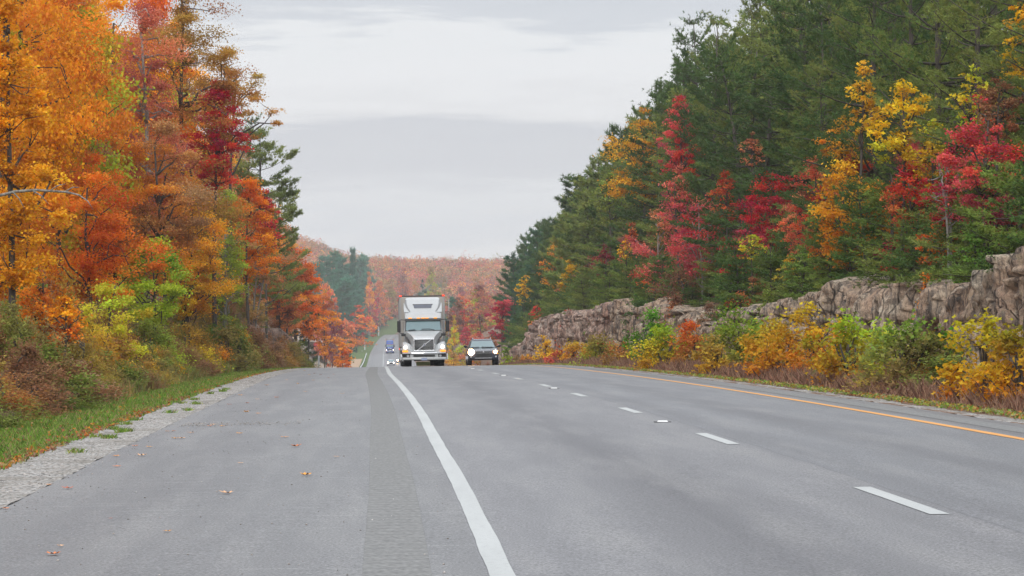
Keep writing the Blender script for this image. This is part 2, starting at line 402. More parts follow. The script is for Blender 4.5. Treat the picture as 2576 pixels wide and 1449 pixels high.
t.links.new(ad.outputs[0], bg.inputs[0]); bg.inputs[1].default_value = 1.0
sun = bpy.data.objects.new('sun', bpy.data.lights.new('sun', 'SUN')); COL.objects.link(sun)
sun.data.energy = 1.5; sun.data.angle = R(12); sun.data.color = (1, .97, .92)
sun.rotation_euler = (R(52), 0, R(-6))      # high, behind the camera and a little to its left
cam = bpy.data.objects.new('camera', bpy.data.cameras.new('camera')); COL.objects.link(cam)
cam.location = (0, 0, CAMZ); cam.data.lens = F / 2576 * 36; cam.data.sensor_width = 36
cam.rotation_euler = (R(90) + math.atan(63.5 / F), 0, 0); cam.data.clip_end = 6000; cam.data.clip_start = .5
SC.camera = cam
SC.view_settings.view_transform = 'Standard'; SC.view_settings.look = 'None'; SC.view_settings.exposure = 0; SC.view_settings.gamma = 1
cy = SC.cycles; cy.max_bounces = 5; cy.diffuse_bounces = 3; cy.glossy_bounces = 2; cy.transmission_bounces = 3; cy.transparent_max_bounces = 4; cy.volume_bounces = 1
cy.use_denoising = True; cy.sample_clamp_indirect = 4
try: cy.use_light_tree = True
except Exception: pass
HAZE = 0.00022

# ------------------------------------------------------------------ ground, road, markings
def steps(y0, y1, a=.35, k=.012):
    r = [y0]
    while r[-1] < y1: r.append(r[-1] + max(a, k * max(r[-1], 0)))
    r[-1] = y1; return np.array(r)
def strip(name, ts, ys, zf, mat, lift=0.0, kind='structure', parent=None):
    T, Yg = np.meshgrid(ts, ys); X = Xw(Yg) + T; Z = zf(T, Yg) + lift
    V = np.stack([X, Yg, Z], -1).reshape(-1, 3); uv = np.stack([T, Yg], -1).reshape(-1, 2)
    n = len(ts); i = np.arange(len(ys) - 1)[:, None] * n + np.arange(n - 1)[None, :]; i = i.ravel()
    o = quads(name, V, np.stack([i, i + 1, i + n + 1, i + n], -1), mat, parent, uv=uv, smooth=True)
    if kind: o['kind'] = kind
    return o
ys = steps(-12, 2300, .8, .016)
ts = np.unique(np.concatenate([-np.geomspace(7, 380, 46)[::-1], np.linspace(-7, -5, 6), [-4.96, -4.1, 0, 4, 8.3, 8.46], np.linspace(9, 14.5, 8), np.linspace(14.8, 16, 7), np.geomspace(16.6, 330, 42)]))
def gz(T, Y): return ground_z(Xw(Y) + T, Y)
strip('ground', ts, ys, gz, M['soil'])
ry = steps(-12, 1500, .5, .01)
strip('road', np.linspace(-4.12, 8.42, 14), ry, road_z, M['asphalt'])
def gvz(T, Y): return road_z(T, Y) - .012 + .03 * fbm(T * 3, Y * 3, 4, 2)
gy = steps(-12, 640, .25, .008)
def ragged(name, t0, t1, ys, mat, wob0, wob1, zf, lift, n=6):
    q = np.linspace(0, 1, n)[None, :]; Yg = np.repeat(ys[:, None], n, 1)
    a = t0 + wob0 * fbm(ys * .9, ys * 0 + 3, 1, 3)[:, None]; b = t1 + wob1 * fbm(ys * .9, ys * 0 + 9, 2, 3)[:, None]
    T = a * (1 - q) + b * q; X = Xw(Yg) + T; Z = zf(T, Yg) + lift
    V = np.stack([X, Yg, Z], -1).reshape(-1, 3); i = (np.arange(len(ys) - 1)[:, None] * n + np.arange(n - 1)[None, :]).ravel()
    o = quads(name, V, np.stack([i, i + 1, i + n + 1, i + n], -1), mat, uv=np.stack([T, Yg], -1).reshape(-1, 2), smooth=True); o['kind'] = 'structure'
    return o
ragged('gravel_shoulder', -5.0, -4.10, gy, M['gravel'], .25, .05, gvz, .012)
ragged('gravel_edge', 8.40, 8.85, gy, M['gravel'], .05, .35, gvz, .008)
M['rumblefar'] = M['rumble']
strip('rumble_strip', [-.88, -.44], steps(-5, 640, .5, .01), road_z, M['rumble'], .004)
strip('rumble_strip', [7.72, 8.12], steps(-5, 640, .5, .01), road_z, M['rumble'], .004)
def wline(name, t0, t1, y0, y1, mat, wob=.012):
    ys_ = steps(y0, y1, .12, .004)
    return ragged(name, t0, t1, ys_, mat, wob, wob, road_z, .005, 3)
wline('edge_line', -.082, .082, -5, 1400, M['white'])
wline('median_line', 7.24, 7.38, -5, 640, M['yellow'])
dash = [(21.4, 24.9), (33.7, 37.1), (45.8, 48.9), (57.2, 60.3), (67.8, 70.9), (79.5, 82.6), (92.8, 96), (106, 109.3), (120, 123.5), (134.4, 137.8)]
y = 149.0
while y < 600: dash.append((y, y + 3.2)); y += 12.5
for a, b in dash: wline('lane_dash', 3.575, 3.735, a, b, M['white'], .006)

mk_white = paint('marker_white', (.75, .75, .73), .4); mk_dark = paint('cast_iron', (.05, .05, .05), .6)
plc = {41.5: 'nearest white reflector on the lane line, between the second and third dashes', 65.5: 'second white reflector along the dashed lane line', 88.0: 'small white reflector on the lane line ahead of the dark car', 115.0: 'farthest tiny white reflector on the dashed lane line'}
for yy, lb in plc.items():
    r_ = empty('road_reflector', (float(Xw(yy)) + 3.60, yy, float(road_z(3.6, yy)) + .002), label=lb, cat='road marker', group='reflectors along the lane line')
    g = G(); g.loft([[(-.085, -.09, .0), (.085, -.09, 0), (.085, .09, 0), (-.085, .09, 0)], [(-.07, -.04, .022), (.07, -.04, .022), (.07, .04, .022), (-.07, .04, .022)]]); g.build('lens', mk_white, r_)
    g = G(); g.box(-.13, .13, -.12, .12, 0, .006); g.build('base', mk_dark, r_)

# gravel stones (uncountable)
def stones(name, n, seed, tf, yf, size, mat, zfun):
    r = RS(seed); Y = yf(r, n); T = tf(r, n); X = Xw(Y) + T; Z = zfun(T, Y)
    base = np.array([(1, 0, 0), (0, 1, 0), (-1, 0, 0), (0, -1, 0), (0, 0, .7), (0, 0, -.5)])
    fc = np.array([(0, 1, 4), (1, 2, 4), (2, 3, 4), (3, 0, 4), (1, 0, 5), (2, 1, 5), (3, 2, 5), (0, 3, 5)])
    a = r.rand(n) * 6.28; s = size[0] + (size[1] - size[0]) * r.rand(n) ** 2
    B = base[None] * (1 + .35 * (r.rand(n, 6, 3) - .5)) * s[:, None, None]
    ca, sa = np.cos(a)[:, None], np.sin(a)[:, None]
    V = np.stack([B[..., 0] * ca - B[..., 1] * sa, B[..., 0] * sa + B[..., 1] * ca, B[..., 2]], -1) + np.stack([X, Y, Z], -1)[:, None]
    Fq = (fc[None] + 6 * np.arange(n)[:, None, None]).reshape(-1, 3)
    o = quads(name, V.reshape(-1, 3), Fq, mat); tag(o, kind='stuff'); return o
o = stones('gravel', 16000, 1, lambda r, n: -4.53 + .42 * (r.rand(n) * 2 - 1), lambda r, n: 16 + 84 * r.rand(n) ** 1.5, (.008, .028), M['pebble'], gvz)
tag(o, 'loose grey gravel along the left edge of the asphalt', 'gravel')
def seg(r, n):
    T = -4.1 + 4.0 * r.rand(n) ** 2.2; return T
o = stones('pebbles', 900, 2, seg, lambda r, n: 14 + 60 * r.rand(n) ** 1.3, (.004, .013), M['pebble'], lambda T, Y: road_z(T, Y) + .003)
tag(o, 'loose small pebbles scattered over the asphalt shoulder', 'pebbles')
o = stones('gravel_spill', 420, 3, lambda r, n: -3.9 + 1.9 * r.rand(n) ** 1.5, lambda r, n: 43.5 + .5 * r.randn(n), (.006, .016), M['pebble'], lambda T, Y: road_z(T, Y) + .003)
tag(o, 'pale band of gravel spilled across the shoulder asphalt', 'gravel', kind='stuff')

# ------------------------------------------------------------------ blades, weeds, litter
def blades(name, X, Y, Z, h, wd, lean, cols, seed, mat, label, cat, segs=1):
    r = RS(seed); n = len(X); a = r.rand(n) * 6.283; b = r.rand(n) * 6.283
    le = lean * (.3 + r.rand(n)) * h
    P = np.stack([X, Y, Z], -1); side = np.stack([np.cos(a), np.sin(a), 0 * a], -1) * wd[:, None] * .5
    tip = P + np.stack([np.cos(b) * le, np.sin(b) * le, h], -1)
    mid = P + np.stack([np.cos(b) * le * .3, np.sin(b) * le * .3, h * .55], -1)
    V = np.stack([P - side, P + side, mid + side * .8, tip, mid - side * .8], 1).reshape(-1, 3)
    Fq = (np.arange(n) * 5)[:, None] + np.array([0, 1, 2, 3, 4])
    ci = r.randint(0, len(cols), n); c = np.array(cols)[ci] * (.65 + .7 * r.rand(n))[:, None]
    o = quads(name, V, Fq, mat, attr={'hue': ('FLOAT_COLOR', np.c_[c, np.ones(n)])})
    return tag(o, label, cat, kind='stuff')
def leafgeo(P, size, r, up=.5, shape='kite', fwd=None):
    n = len(P); nn = r.randn(n, 3); nn[:, 2] = abs(nn[:, 2]) + up; nn /= np.linalg.norm(nn, axis=1)[:, None]
    q = r.randn(n, 3); tq = np.cross(nn, q); tq /= np.linalg.norm(tq, axis=1)[:, None] + 1e-9; bq = np.cross(nn, tq)
    size = np.broadcast_to(size, (n,))[:, None, None]
    if shape == 'kite': L = np.array([(-.5, 0, 0), (0, -.36, .06), (.5, 0, -.05), (0, .36, .06)])
    elif shape == 'long': L = np.array([(-.6, 0, 0), (0, -.2, .06), (.6, 0, -.05), (0, .2, .06)])
    else: L = np.array([(-.45, 0, 0), (-.2, -.35, .03), (-.02, -.55, .0), (.08, -.18, .03), (.55, 0, -.06), (.08, .18, .03), (-.02, .55, .0), (-.2, .35, .03)])
    V = P[:, None] + size * (L[None, :, 0, None] * tq[:, None] + L[None, :, 1, None] * bq[:, None] + L[None, :, 2, None] * nn[:, None])
    k = len(L)
    return V.reshape(-1, 3), (np.arange(n) * k)[:, None] + np.arange(k)[None]
def at(T, Y, lift=0):
    X = Xw(Y) + T; return X, Y, ground_z(X, Y) + lift
r = RS(21)
def near_y(r, n, a, b, p=1.8): return a + (b - a) * r.rand(n) ** p
greens = [(.14, .27, .035), (.19, .34, .045), (.25, .38, .06), (.32, .34, .10), (.11, .20, .03), (.36, .28, .13)]
n = 70000; Y = near_y(r, n, 20, 190); T = -4.95 - 2.2 * r.rand(n) ** .8 - .25 * fbm(Y * .9, Y * 0 + 3, 1, 3)
X, Y, Z = at(T, Y); blades('grass', X, Y, Z - .02, .05 + .09 * r.rand(n), .008 + Y * .00025, .6, greens, 3, M['blade'], 'green mown grass verge beside the left gravel shoulder', 'grass')
n = 1500; k_ = r.randint(0, 22, n); ty = np.sort(17 + 55 * r.rand(22) ** 1.5); tt = -4.3 - .6 * r.rand(22); Y = ty[k_] + .12 * r.randn(n); T = tt[k_] + .05 * r.randn(n)
X, Y, Z = at(T, Y); blades('grass', X, Y, gvz(T, Y), .04 + .05 * r.rand(n), .008 + Y * .0002, .9, greens, 33, M['blade'], 'small green tufts growing in the gravel', 'grass')
n = 5000; Y = near_y(r, n, 60, 210, 1.4); T = -6.6 - 1.0 * r.rand(n)
X, Y, Z = at(T, Y); blades('tall_grass', X, Y, Z - .02, .2 + .4 * r.rand(n), .012 + Y * .0002, .6, [(.28, .24, .07), (.20, .25, .06), (.33, .20, .09), (.3, .28, .12)], 4, M['blade'], 'tall yellowing grass between the green verge and the brush', 'grass')
# brown dead weeds, left
n = 52000; Y = near_y(r, n, 38, 190, 1.4); T = -7.0 - 2.6 * r.rand(n) - .5 * fbm(Y * .4, Y * 0, 8, 2)
hh = (.25 + .6 * r.rand(n) * (.7 + .6 * fbm(Y * .25, T, 4, 2)) * np.clip((-T - 6.8) / 1.6, .25, 1.1))
X, Y, Z = at(T, Y); blades('dead_weeds', X, Y, Z - .03, hh, .012 + Y * .00012, .45, [(.28, .17, .12), (.36, .24, .17), (.2, .14, .09), (.28, .26, .11), (.42, .30, .22), (.22, .22, .09)], 5, M['blade'], 'tangle of dead brown weed stalks below the left brush', 'weeds')
# reddish brown dry grass, right
n = 72000; Y = near_y(r, n, 18, 260, 1.7); T = 9.1 + 1.9 * r.rand(n) + .3 * fbm(Y * .5, Y * 0, 6, 2)
X, Y, Z = at(T, Y); blades('dry_grass', X, Y, Z - .03, (.16 + .42 * r.rand(n)) * np.clip((T - 8.7) / 1.0, .35, 1), .010 + Y * .00016, .6, [(.30, .15, .10), (.36, .20, .14), (.25, .13, .09), (.42, .27, .17), (.22, .14, .09)], 6, M['blade'], 'reddish brown dry grass between the right road edge and the shrubs', 'grass')
n = 17000; Y = near_y(r, n, 18, 240, 1.6); T = 8.72 + .5 * r.rand(n) + .16 * fbm(Y * .7, Y * 0, 6, 2)
X, Y, Z = at(T, Y); P = np.stack([X, Y, Z + .03 + .07 * r.rand(n)], -1)
V, Fq = leafgeo(P, .035 + .05 * r.rand(n), r, .6)
cs = np.array([(.16, .27, .04), (.24, .33, .05), (.38, .32, .05), (.42, .18, .06), (.30, .30, .14)])[r.randint(0, 5, n)] * (.7 + .6 * r.rand(n))[:, None]
o = quads('ground_cover', V, Fq, M['blade'], attr={'hue': ('FLOAT_COLOR', np.c_[cs, np.ones(n)])}); tag(o, 'strip of low green and yellow ground cover along the right asphalt edge', 'ground cover', kind='stuff')
# leaf litter
P = []; S = []
n = 3400; Y = near_y(r, n, 20, 150, 1.5); T = -5.0 + .13 * r.randn(n) - .25 * fbm(Y * .9, Y * 0 + 3, 1, 3) - .10; k = fbm(Y * .35, Y * 0 + 1, 12, 2) > -.08; T = T[k]; Y = Y[k]
X, Y, Z = at(T, Y, .05); P.append(np.stack([X, Y, Z], -1)); S.append(.05 + .05 * r.rand(len(X)))
n = 9000; Y = near_y(r, n, 42, 120, 1.3); T = -7.0 - 3 * r.rand(n); X, Y, Z = at(T, Y, .05); P.append(np.stack([X, Y, Z], -1)); S.append(.07 + .05 * r.rand(n))
n = 1500; Y = near_y(r, n, 22, 140); T = -5.0 - 2 * r.rand(n); X, Y, Z = at(T, Y, .06); P.append(np.stack([X, Y, Z], -1)); S.append(.04 + .05 * r.rand(n))
P = np.concatenate(P); S = np.concatenate(S); V, Fq = leafgeo(P, S, r, 1.2, 'lobed'); n = len(P)
cs = np.array([(.50, .13, .03), (.62, .22, .03), (.34, .10, .05), (.45, .24, .12), (.30, .17, .11)])[r.randint(0, 5, n)] * (.6 + .6 * r.rand(n))[:, None]
o = quads('leaf_litter', V, Fq, M['blade'], attr={'hue': ('FLOAT_COLOR', np.c_[cs, np.ones(n)])}); tag(o, 'drift of orange and brown fallen leaves on the left verge', 'fallen leaves', kind='stuff')

# single leaves lying on the asphalt
lv_pts = [(420, 913, .11), (1395, 943, .12), (1883, 832, .13), (328, 1320, .10), (1027, 1177, .06), (1750, 598, .12), (1817, 655, .13), (720, 778, .10), (716, 715, .10), (875, 712, .12), (1115, 605, .13), (1075, 607, .1), (1172, 570, .11), (830, 652, .08), (920, 658, .08), (2068, 718, .07), (1480, 757, .06), (1308, 521, .1), (1290, 529, .09), (1365, 530, .09), (1515, 443, .13), (1590, 452, .11), (1410, 396, .11), (1520, 388, .1), (1582, 364, .1), (1640, 278, .13), (1876, 317, .1), (1830, 268, .1), (1760, 245, .12), (1970, 213, .12), (2100, 330, .11), (1470, 575, .1), (1068, 560, .08), (1030, 562, .08), (300, 890, .07), (40, 1038, .06), (680, 1098, .03), (375, 1268, .05), (1480, 340, .12), (1700, 353, .11), (1925, 247, .11), (2050, 210, .1), (1870, 188, .12), (1930, 205, .11), (1950, 178, .11), (1900, 213, .11), (2020, 232, .1)]
special = {0: 'tan leaf lying near the left edge of the shoulder asphalt, lower left', 1: 'orange-brown curled leaf alone in the middle of the shoulder', 2: 'brightest orange leaf, just left of the rumble strip', 3: 'orange leaf lying lowest and farthest left on the asphalt', 5: 'rust curled leaf beyond the bright orange one left of the rumble strip', 6: 'long pale tan leaf between the rust leaf and the bright orange leaf', 10: 'longest dark red-brown leaf on the far left of the shoulder', 20: 'yellow leaf beside the band of spilled gravel'}
leafcols = [(.72, .30, .09), (.68, .20, .05), (.75, .42, .22), (.80, .34, .04), (.45, .13, .07)]
lm = []
for i, c in enumerate(leafcols): lm.append(paint('dry_leaf_%d' % i, c, .7))
out = [(-.5, 0), (-.28, .12), (-.42, .42), (-.08, .26), (.1, .5), (.18, .16), (.5, .1), (.34, -.06), (.36, -.36), (.06, -.2), (-.12, -.46), (-.24, -.12)]
def fallen(x, row_, sz, i, seed):
    t_ = -2.0
    for _ in range(6):
        Yl = rowY(row_, t_); t_ = (x - 1288) * Yl / F - float(Xw(Yl))
    rr = RS(seed); curl = .15 + .35 * rr.rand()
    V = [(0, 0, .01)] + [(px * sz * 1.15, py * sz * 1.15, sz * (curl * (px * px + py * py) * 1.6 + .05 * rr.rand()) + .006) for px, py in out]
    Fs = [(0, k + 1, (k + 1) % 12 + 1) for k in range(12)]
    o = pymesh('fallen_leaf', V, Fs, lm[rr.randint(0, 5) if i not in (2, 20) else 3])
    o.location = (float(Xw(Yl)) + t_, Yl, float(road_z(t_, Yl)) + .001); o.rotation_euler = (0, 0, rr.rand() * 6.28)
    tag(o, special.get(i, 'small dry brown or orange leaf lying on the grey shoulder asphalt'), 'leaf', 'fallen leaves on the shoulder')
for i, (a, b, s_) in enumerate(lv_pts): fallen(a / 1.608 / 1.5186, (b / 1.608 + 1300) / 1.5186, s_, i, i + 50)
fallen(1303, 954, .10, 99, 7)
bpy.data.objects[-1] if False else None

# ------------------------------------------------------------------ rock faces
def rockface(name, side, t0, y0, y1, top, mat, seed, nq=44, dy=.10, k=.0016, amp=1.0, lean=.25, smooth_=False):
    ys_ = steps(y0, y1, dy, k); q = np.linspace(0, 1, nq); n = nq + 8
    Yg = np.repeat(ys_[:, None], n, 1)
    zb = ground_z(Xw(ys_) + side * (t0 - .8), ys_) - .35
    zt = top(ys_) + .22 * fbm(ys_ / 1.9, ys_ * 0, seed + 1, 5) * 2.6
    H = np.maximum(zt - zb, .2)
    Q = np.concatenate([q, 1 + np.zeros(8)]); back = np.concatenate([np.zeros(nq), np.linspace(.18, 2.4, 8)])
    Zg = zb[:, None] + H[:, None] * Q[None] + .10 * back[None] + .12 * np.clip(back, 0, 1)[None] * fbm(Yg / 1.2, back[None] * 2 + Yg * 0, seed + 7, 3)
    # jointed blocks: columns split by near-vertical fissures, beds by ledges
    wv = Yg + .9 * fbm(Yg / 5, Zg / 2.5, seed + 2, 3) + .35 * (Zg) * vnoise(Yg / 9, Zg * 0, seed + 3)
    cw = 1.9
    ci = np.floor(wv / cw); cf = wv / cw - ci
    bed = (Zg + .35 * fbm(Yg / 7, Yg * 0, seed + 4, 3)) / 1.55; bi = np.floor(bed + .35 * _tab[(ci.astype(int) * 7) % 256, 3]); bf = bed + .35 * _tab[(ci.astype(int) * 7) % 256, 3] - bi
    rnd = _tab[(ci.astype(int) * 13 + 5) % 256, (bi.astype(int) * 17 + 9) % 256] - .5
    edge = np.minimum(np.minimum(cf, 1 - cf) * cw / .09, np.minimum(bf, 1 - bf) * 1.55 / .07)
    crack = 1 - np.clip(edge, 0, 1)
    sub = np.floor(wv / .62 + .8 * fbm(Zg * 1.5, Yg / 2, seed + 9, 2)); srnd = _tab[(sub.astype(int) * 29) % 256, (bi.astype(int) * 3 + 40) % 256] - .5
    ridg = np.abs(fbm(Yg / 1.1, Zg / 2.2, seed + 5, 4))
    d = amp * (.80 * rnd + .62 * srnd + .9 * ridg - .2 + .30 * fbm(Yg / .35, Zg / .3, seed + 6, 3)) - .5 * amp * crack
    fade = np.clip(1 - back / 1.2, 0, 1)[None]
    T = t0 + lean * Q[None] - d * fade * .75 + back[None]
    rnd_top = np.clip((Q - .9) / .1, 0, 1)[None] ** 2; T = T + .14 * rnd_top * (Q[None] <= 1)
    X = Xw(Yg) + side * T
    V = np.stack([X, Yg, Zg], -1).reshape(-1, 3); i = (np.arange(len(ys_) - 1)[:, None] * n + np.arange(n - 1)[None, :]).ravel()
    o = quads(name, V, np.stack([i, i + 1, i + n + 1, i + n], -1), mat, uv=np.stack([T, Yg], -1).reshape(-1, 2)); o['kind'] = 'structure'
    return o
rockface('rock_face', 1, 14.3, 26, 176, rock_top, M['rock'], 3)
rockface('rock_face', 1, 14.1, 172, 340, rock_top, M['rockpink'], 5, dy=.22, amp=1.1)
ltop = lambda Y: -.35 + ltop0(Y)
ltop0 = hermite([126, 134, 145, 160, 180, 200, 225, 250, 270, 290], [-1.8, -.4, .8, 1.3, 1.0, .7, .1, -.8, -2.0, -4.2])
rockface('rock_face', -1, 7.9, 138, 288, ltop, M['rockleft'], 8, dy=.2, amp=.8)
ft = lambda Y: Zr(Y) + 5.2 + 1.5 * fbm(Y / 25, Y * 0, 3, 3)
rockface('rock_face', -1, 12.2, 640, 1290, ft, M['rock'], 12, nq=24, dy=1.0, amp=1.6, lean=3.5)

# ------------------------------------------------------------------ trees
PAL = dict(OR=(255, 176, 38), ORD=(248, 160, 50), ROR=(242, 124, 48), RED=(218, 66, 52), CRIM=(196, 44, 66), PINK=(224, 98, 102), GOLD=(240, 188, 54), YEL=(248, 204, 48), YG=(190, 204, 60), GRN=(84, 132, 40), GRN2=(50, 105, 35),
           OLV=(166, 146, 70), BRN=(152, 108, 78), SAL=(228, 146, 104), RUST=(204, 116, 66), PINE=(94, 118, 58), PINE2=(148, 154, 78), PINED=(66, 90, 50), CED=(82, 116, 54), BLUE=(84, 144, 116), BLUED=(62, 110, 90), MAUVE=(166, 124, 116), TAN=(188, 148, 104), MAR=(150, 58, 66), OLG=(140, 154, 70))
def alb(k, g=1.0):
    c = [v / g for v in lin(PAL[k] if isinstance(k, str) else k)]; m_ = max(1, max(c) / .86)
    return tuple(v / m_ for v in c)
def decid_mesh(name, seed, h, w, s, base=.12, dens=1.0, grad=0.0, shape='kite', leaf=None, pp=.8, stems=1, spread=.50, flat=.5, limbs=12, pale=False, twig=1.0):
    """returns (leaf arrays, branch G) for a broadleaf crown h high and w wide, seen at s px per metre"""
    r = RS(seed); sr = s * .3975
    leaf = max(leaf or .085, 2.1 / sr)
    cr = .135 * w
    Mc = int(np.clip(44 * h / w * (1 - base), 30, 230))
    def prof(q): return np.sin(np.pi * (.08 + .90 * q) ** pp)
    q = r.rand(Mc * 4); q = q[r.rand(Mc * 4) < prof(q)][:Mc]; Mc = len(q)
    az = r.rand(Mc) * 6.283; rad = .5 * w * prof(q) * np.sqrt(.12 + .88 * r.rand(Mc)) * (1 + .28 * np.sin(az * 2 + r.rand() * 6) + .16 * np.sin(az * 3 + q * 9)) - cr * .35
    C = np.stack([rad * np.cos(az), rad * np.sin(az), h * (base + (1 - base) * q) - cr * .3], -1)
    C[:, :2] += (r.rand(2) - .5) * w * .12 * (q[:, None])
    A_ = w * h * (1 - base) * .8
    n = int(np.clip(A_ / (leaf * leaf * .36) * 2.5 * dens, 250, 42000))
    wt = r.rand(Mc) ** .5; wt /= wt.sum()
    ci = r.choice(Mc, n, p=wt)
    P = C[ci] + r.randn(n, 3) * np.array([1, 1, flat]) * cr * spread * .86 * (.6 + .8 * r.rand(Mc))[ci][:, None]
    P[:, 2] = np.clip(P[:, 2], .05, None)
    cv = r.rand(Mc)
    up = np.clip(P[:, 2] / h, 0, 1)
    lv = np.stack([.78 * cv[ci] + .22 * r.rand(n), np.clip((1 - grad) * (1.25 * np.clip(fbm(C[:, 2] / 1.6 + seed, C[:, 0] / 1.6, 3, 2) * 1.3 + .5 + .3 * (r.rand(Mc) - .5), 0, 1)[ci] - .25 + .3 * r.rand(n)) + grad * (1.15 - 1.25 * up + .35 * (r.rand(n) - .5)), 0, 1), r.rand(n) * .6 + .4 * cv[ci]], -1)
    V, Fq = leafgeo(P, leaf * (.75 + .5 * r.rand(n)), r, .5, shape)
    g = G(); wood = h * .0085 + .015
    lim = []
    for st in range(stems):
        lean = (r.rand(2) - .5) * (w * .5 if stems > 1 else w * .12)
        zt = np.linspace(0, h * (.86 if stems == 1 else .6), 8); k = zt / h
        Pt = np.stack([lean[0] * k + .03 * w * np.sin(k * 5 + seed), lean[1] * k + .03 * w * np.cos(k * 4 + seed), zt], -1); Pt[0, 2] = -.4
        g.tube(Pt, wood * (1 - .86 * k) + .008, 6); lim.append(Pt)
    order = r.permutation(Mc)
    trunkpts = np.concatenate(lim)
    for j in order[:limbs]:
        e = C[j]; za = max(.06 * h, e[2] - (.35 + .5 * r.rand()) * np.hypot(e[0], e[1]) - .03 * h)
        a = trunkpts[np.argmin(abs(trunkpts[:, 2] - za))]
        qq = np.linspace(0, 1, 6)[:, None]; Pl = a * (1 - qq) + e * qq; Pl[:, 2] += (np.sin(qq[:, 0] * 3.14) * .06 * w) * (1 if r.rand() > .3 else -1)
        Pl[1:-1] += r.randn(4, 3) * .018 * w
        g.tube(Pl, wood * .45 * (1 - .8 * qq[:, 0]) + .006, 5); lim.append(Pl)
    allp = np.concatenate(lim)
    for j in order[limbs:]:
        e = C[j]; d = np.linalg.norm(allp - e, axis=1) + .6 * np.clip(allp[:, 2] - e[2], 0, None); a = allp[np.argmin(d)]
        m_ = (a + e) / 2 + r.randn(3) * .03 * w
        g.tube([a, m_, e + r.randn(3) * cr * .4], [wood * .16 * twig + .005, wood * .1 * twig + .004, .003], 3)
    return V, Fq, lv, g
def pine_mesh(seed, h, w, s, needle=.16, dens=1.0, base=.12, droop=0., pointed=.75, layer=1.0):
    r = RS(seed); sr = s * .3975
    nl = max(needle, 3.2 / sr); nw = max(.016, .62 / sr); m = 8
    g = G(); P = []; D = []; Tn = []
    lean = (r.rand(2) - .5) * .14 * h
    zt = np.linspace(-.4, h * .98, 12); k = np.clip(zt / h, 0, 1); Pt = np.stack([lean[0] * k ** 2, lean[1] * k ** 2, zt], -1)
    g.tube(Pt, (.013 * h + .02) * (1 - .93 * k) + .006, 7)
    z = base * h
    while z < .985 * h:
        kq = z / h
        pr = (1 - ((kq - base) / (1 - base))) ** pointed * (.55 + .45 * min(1, (kq - base) / .18 + .35))
        nb = 4 + r.randint(0, 3)
        a0 = r.rand() * 6.28
        for b in range(nb):
            L = max(.16 * w, .5 * w * pr * (.42 + .85 * r.rand())) if kq < .93 else .12 * w
            az = a0 + 6.283 * b / nb + .5 * r.randn() * .5
            el = .02 + .50 * kq - droop + .16 * r.randn()
            d0 = np.array([math.cos(az) * math.cos(el), math.sin(az) * math.cos(el), math.sin(el)])
            qq = np.linspace(0, 1, 5)[:, None]
            st = np.array([lean[0] * kq ** 2, lean[1] * kq ** 2, z])
            Pb = st + d0 * L * qq; Pb[:, 2] += (.10 * L * (qq[:, 0] ** 2) - .06 * L * np.sin(qq[:, 0] * 3.14))
            if L * sr > 2: g.tube(Pb, (.004 * h * (1 - kq) + .012) * (1 - .8 * qq[:, 0]) + .003, 4)
            nt_ = max(4, int(L * 44 * dens * (.11 / nl) * (1 + L * .30)))
            side = np.array([-math.sin(az), math.cos(az), 0])
            nn_ = max(2, int(L * 3.2)); nq_ = .25 + .75 * np.sqrt(r.rand(nn_)); nf_ = (r.rand(nn_) - .5) * L * .8 * np.sin(nq_ * 2.6); ni = r.randint(0, nn_, nt_)
            sq = nq_[ni] + r.randn(nt_) * .17 / max(L, .4); fan = nf_[ni] + r.randn(nt_) * .17
            pb = st + d0 * (L * sq)[:, None]; pb[:, 2] += .10 * L * sq ** 2 - .06 * L * np.sin(sq * 3.14)
            pb = pb + side * fan[:, None] + r.randn(nt_, 3) * np.array([.03, .03, .05]) + (.10 * r.rand(nn_))[ni][:, None] * np.array([0, 0, 1.])
            P.append(pb); D.append(d0[None] * .7 + side[None] * (fan / (L + .01))[:, None] * 1.2 + np.array([0, 0, .35])); Tn.append(np.full(nt_, r.rand()))
        z += (.42 + .034 * h) * (.6 + .8 * r.rand()) * layer
    P = np.concatenate(P); D = np.concatenate(D); Tn = np.concatenate(Tn); n = len(P)
    D = D[:, None, :] + .75 * r.randn(n, m, 3); D /= np.linalg.norm(D, axis=2)[..., None]
    S = np.cross(D, r.randn(n, m, 3)); S /= np.linalg.norm(S, axis=2)[..., None] + 1e-9
    L = nl * (.6 + .7 * r.rand(n, m, 1)); B = P[:, None] - D * nl * .15
    V = np.stack([B - S * nw * .5, B + S * nw * .5, B + D * L], 2).reshape(-1, 3)
    Fq = np.arange(n * m * 3).reshape(-1, 3)
    tv = r.rand(n)
    lv = np.stack([np.repeat(.5 * Tn + .3 * tv, m) + .3 * r.rand(n * m), np.clip(np.repeat(.6 * Tn + .4 * tv, m), 0, 1), np.repeat(tv, m)], -1)
    return V, Fq, lv, g

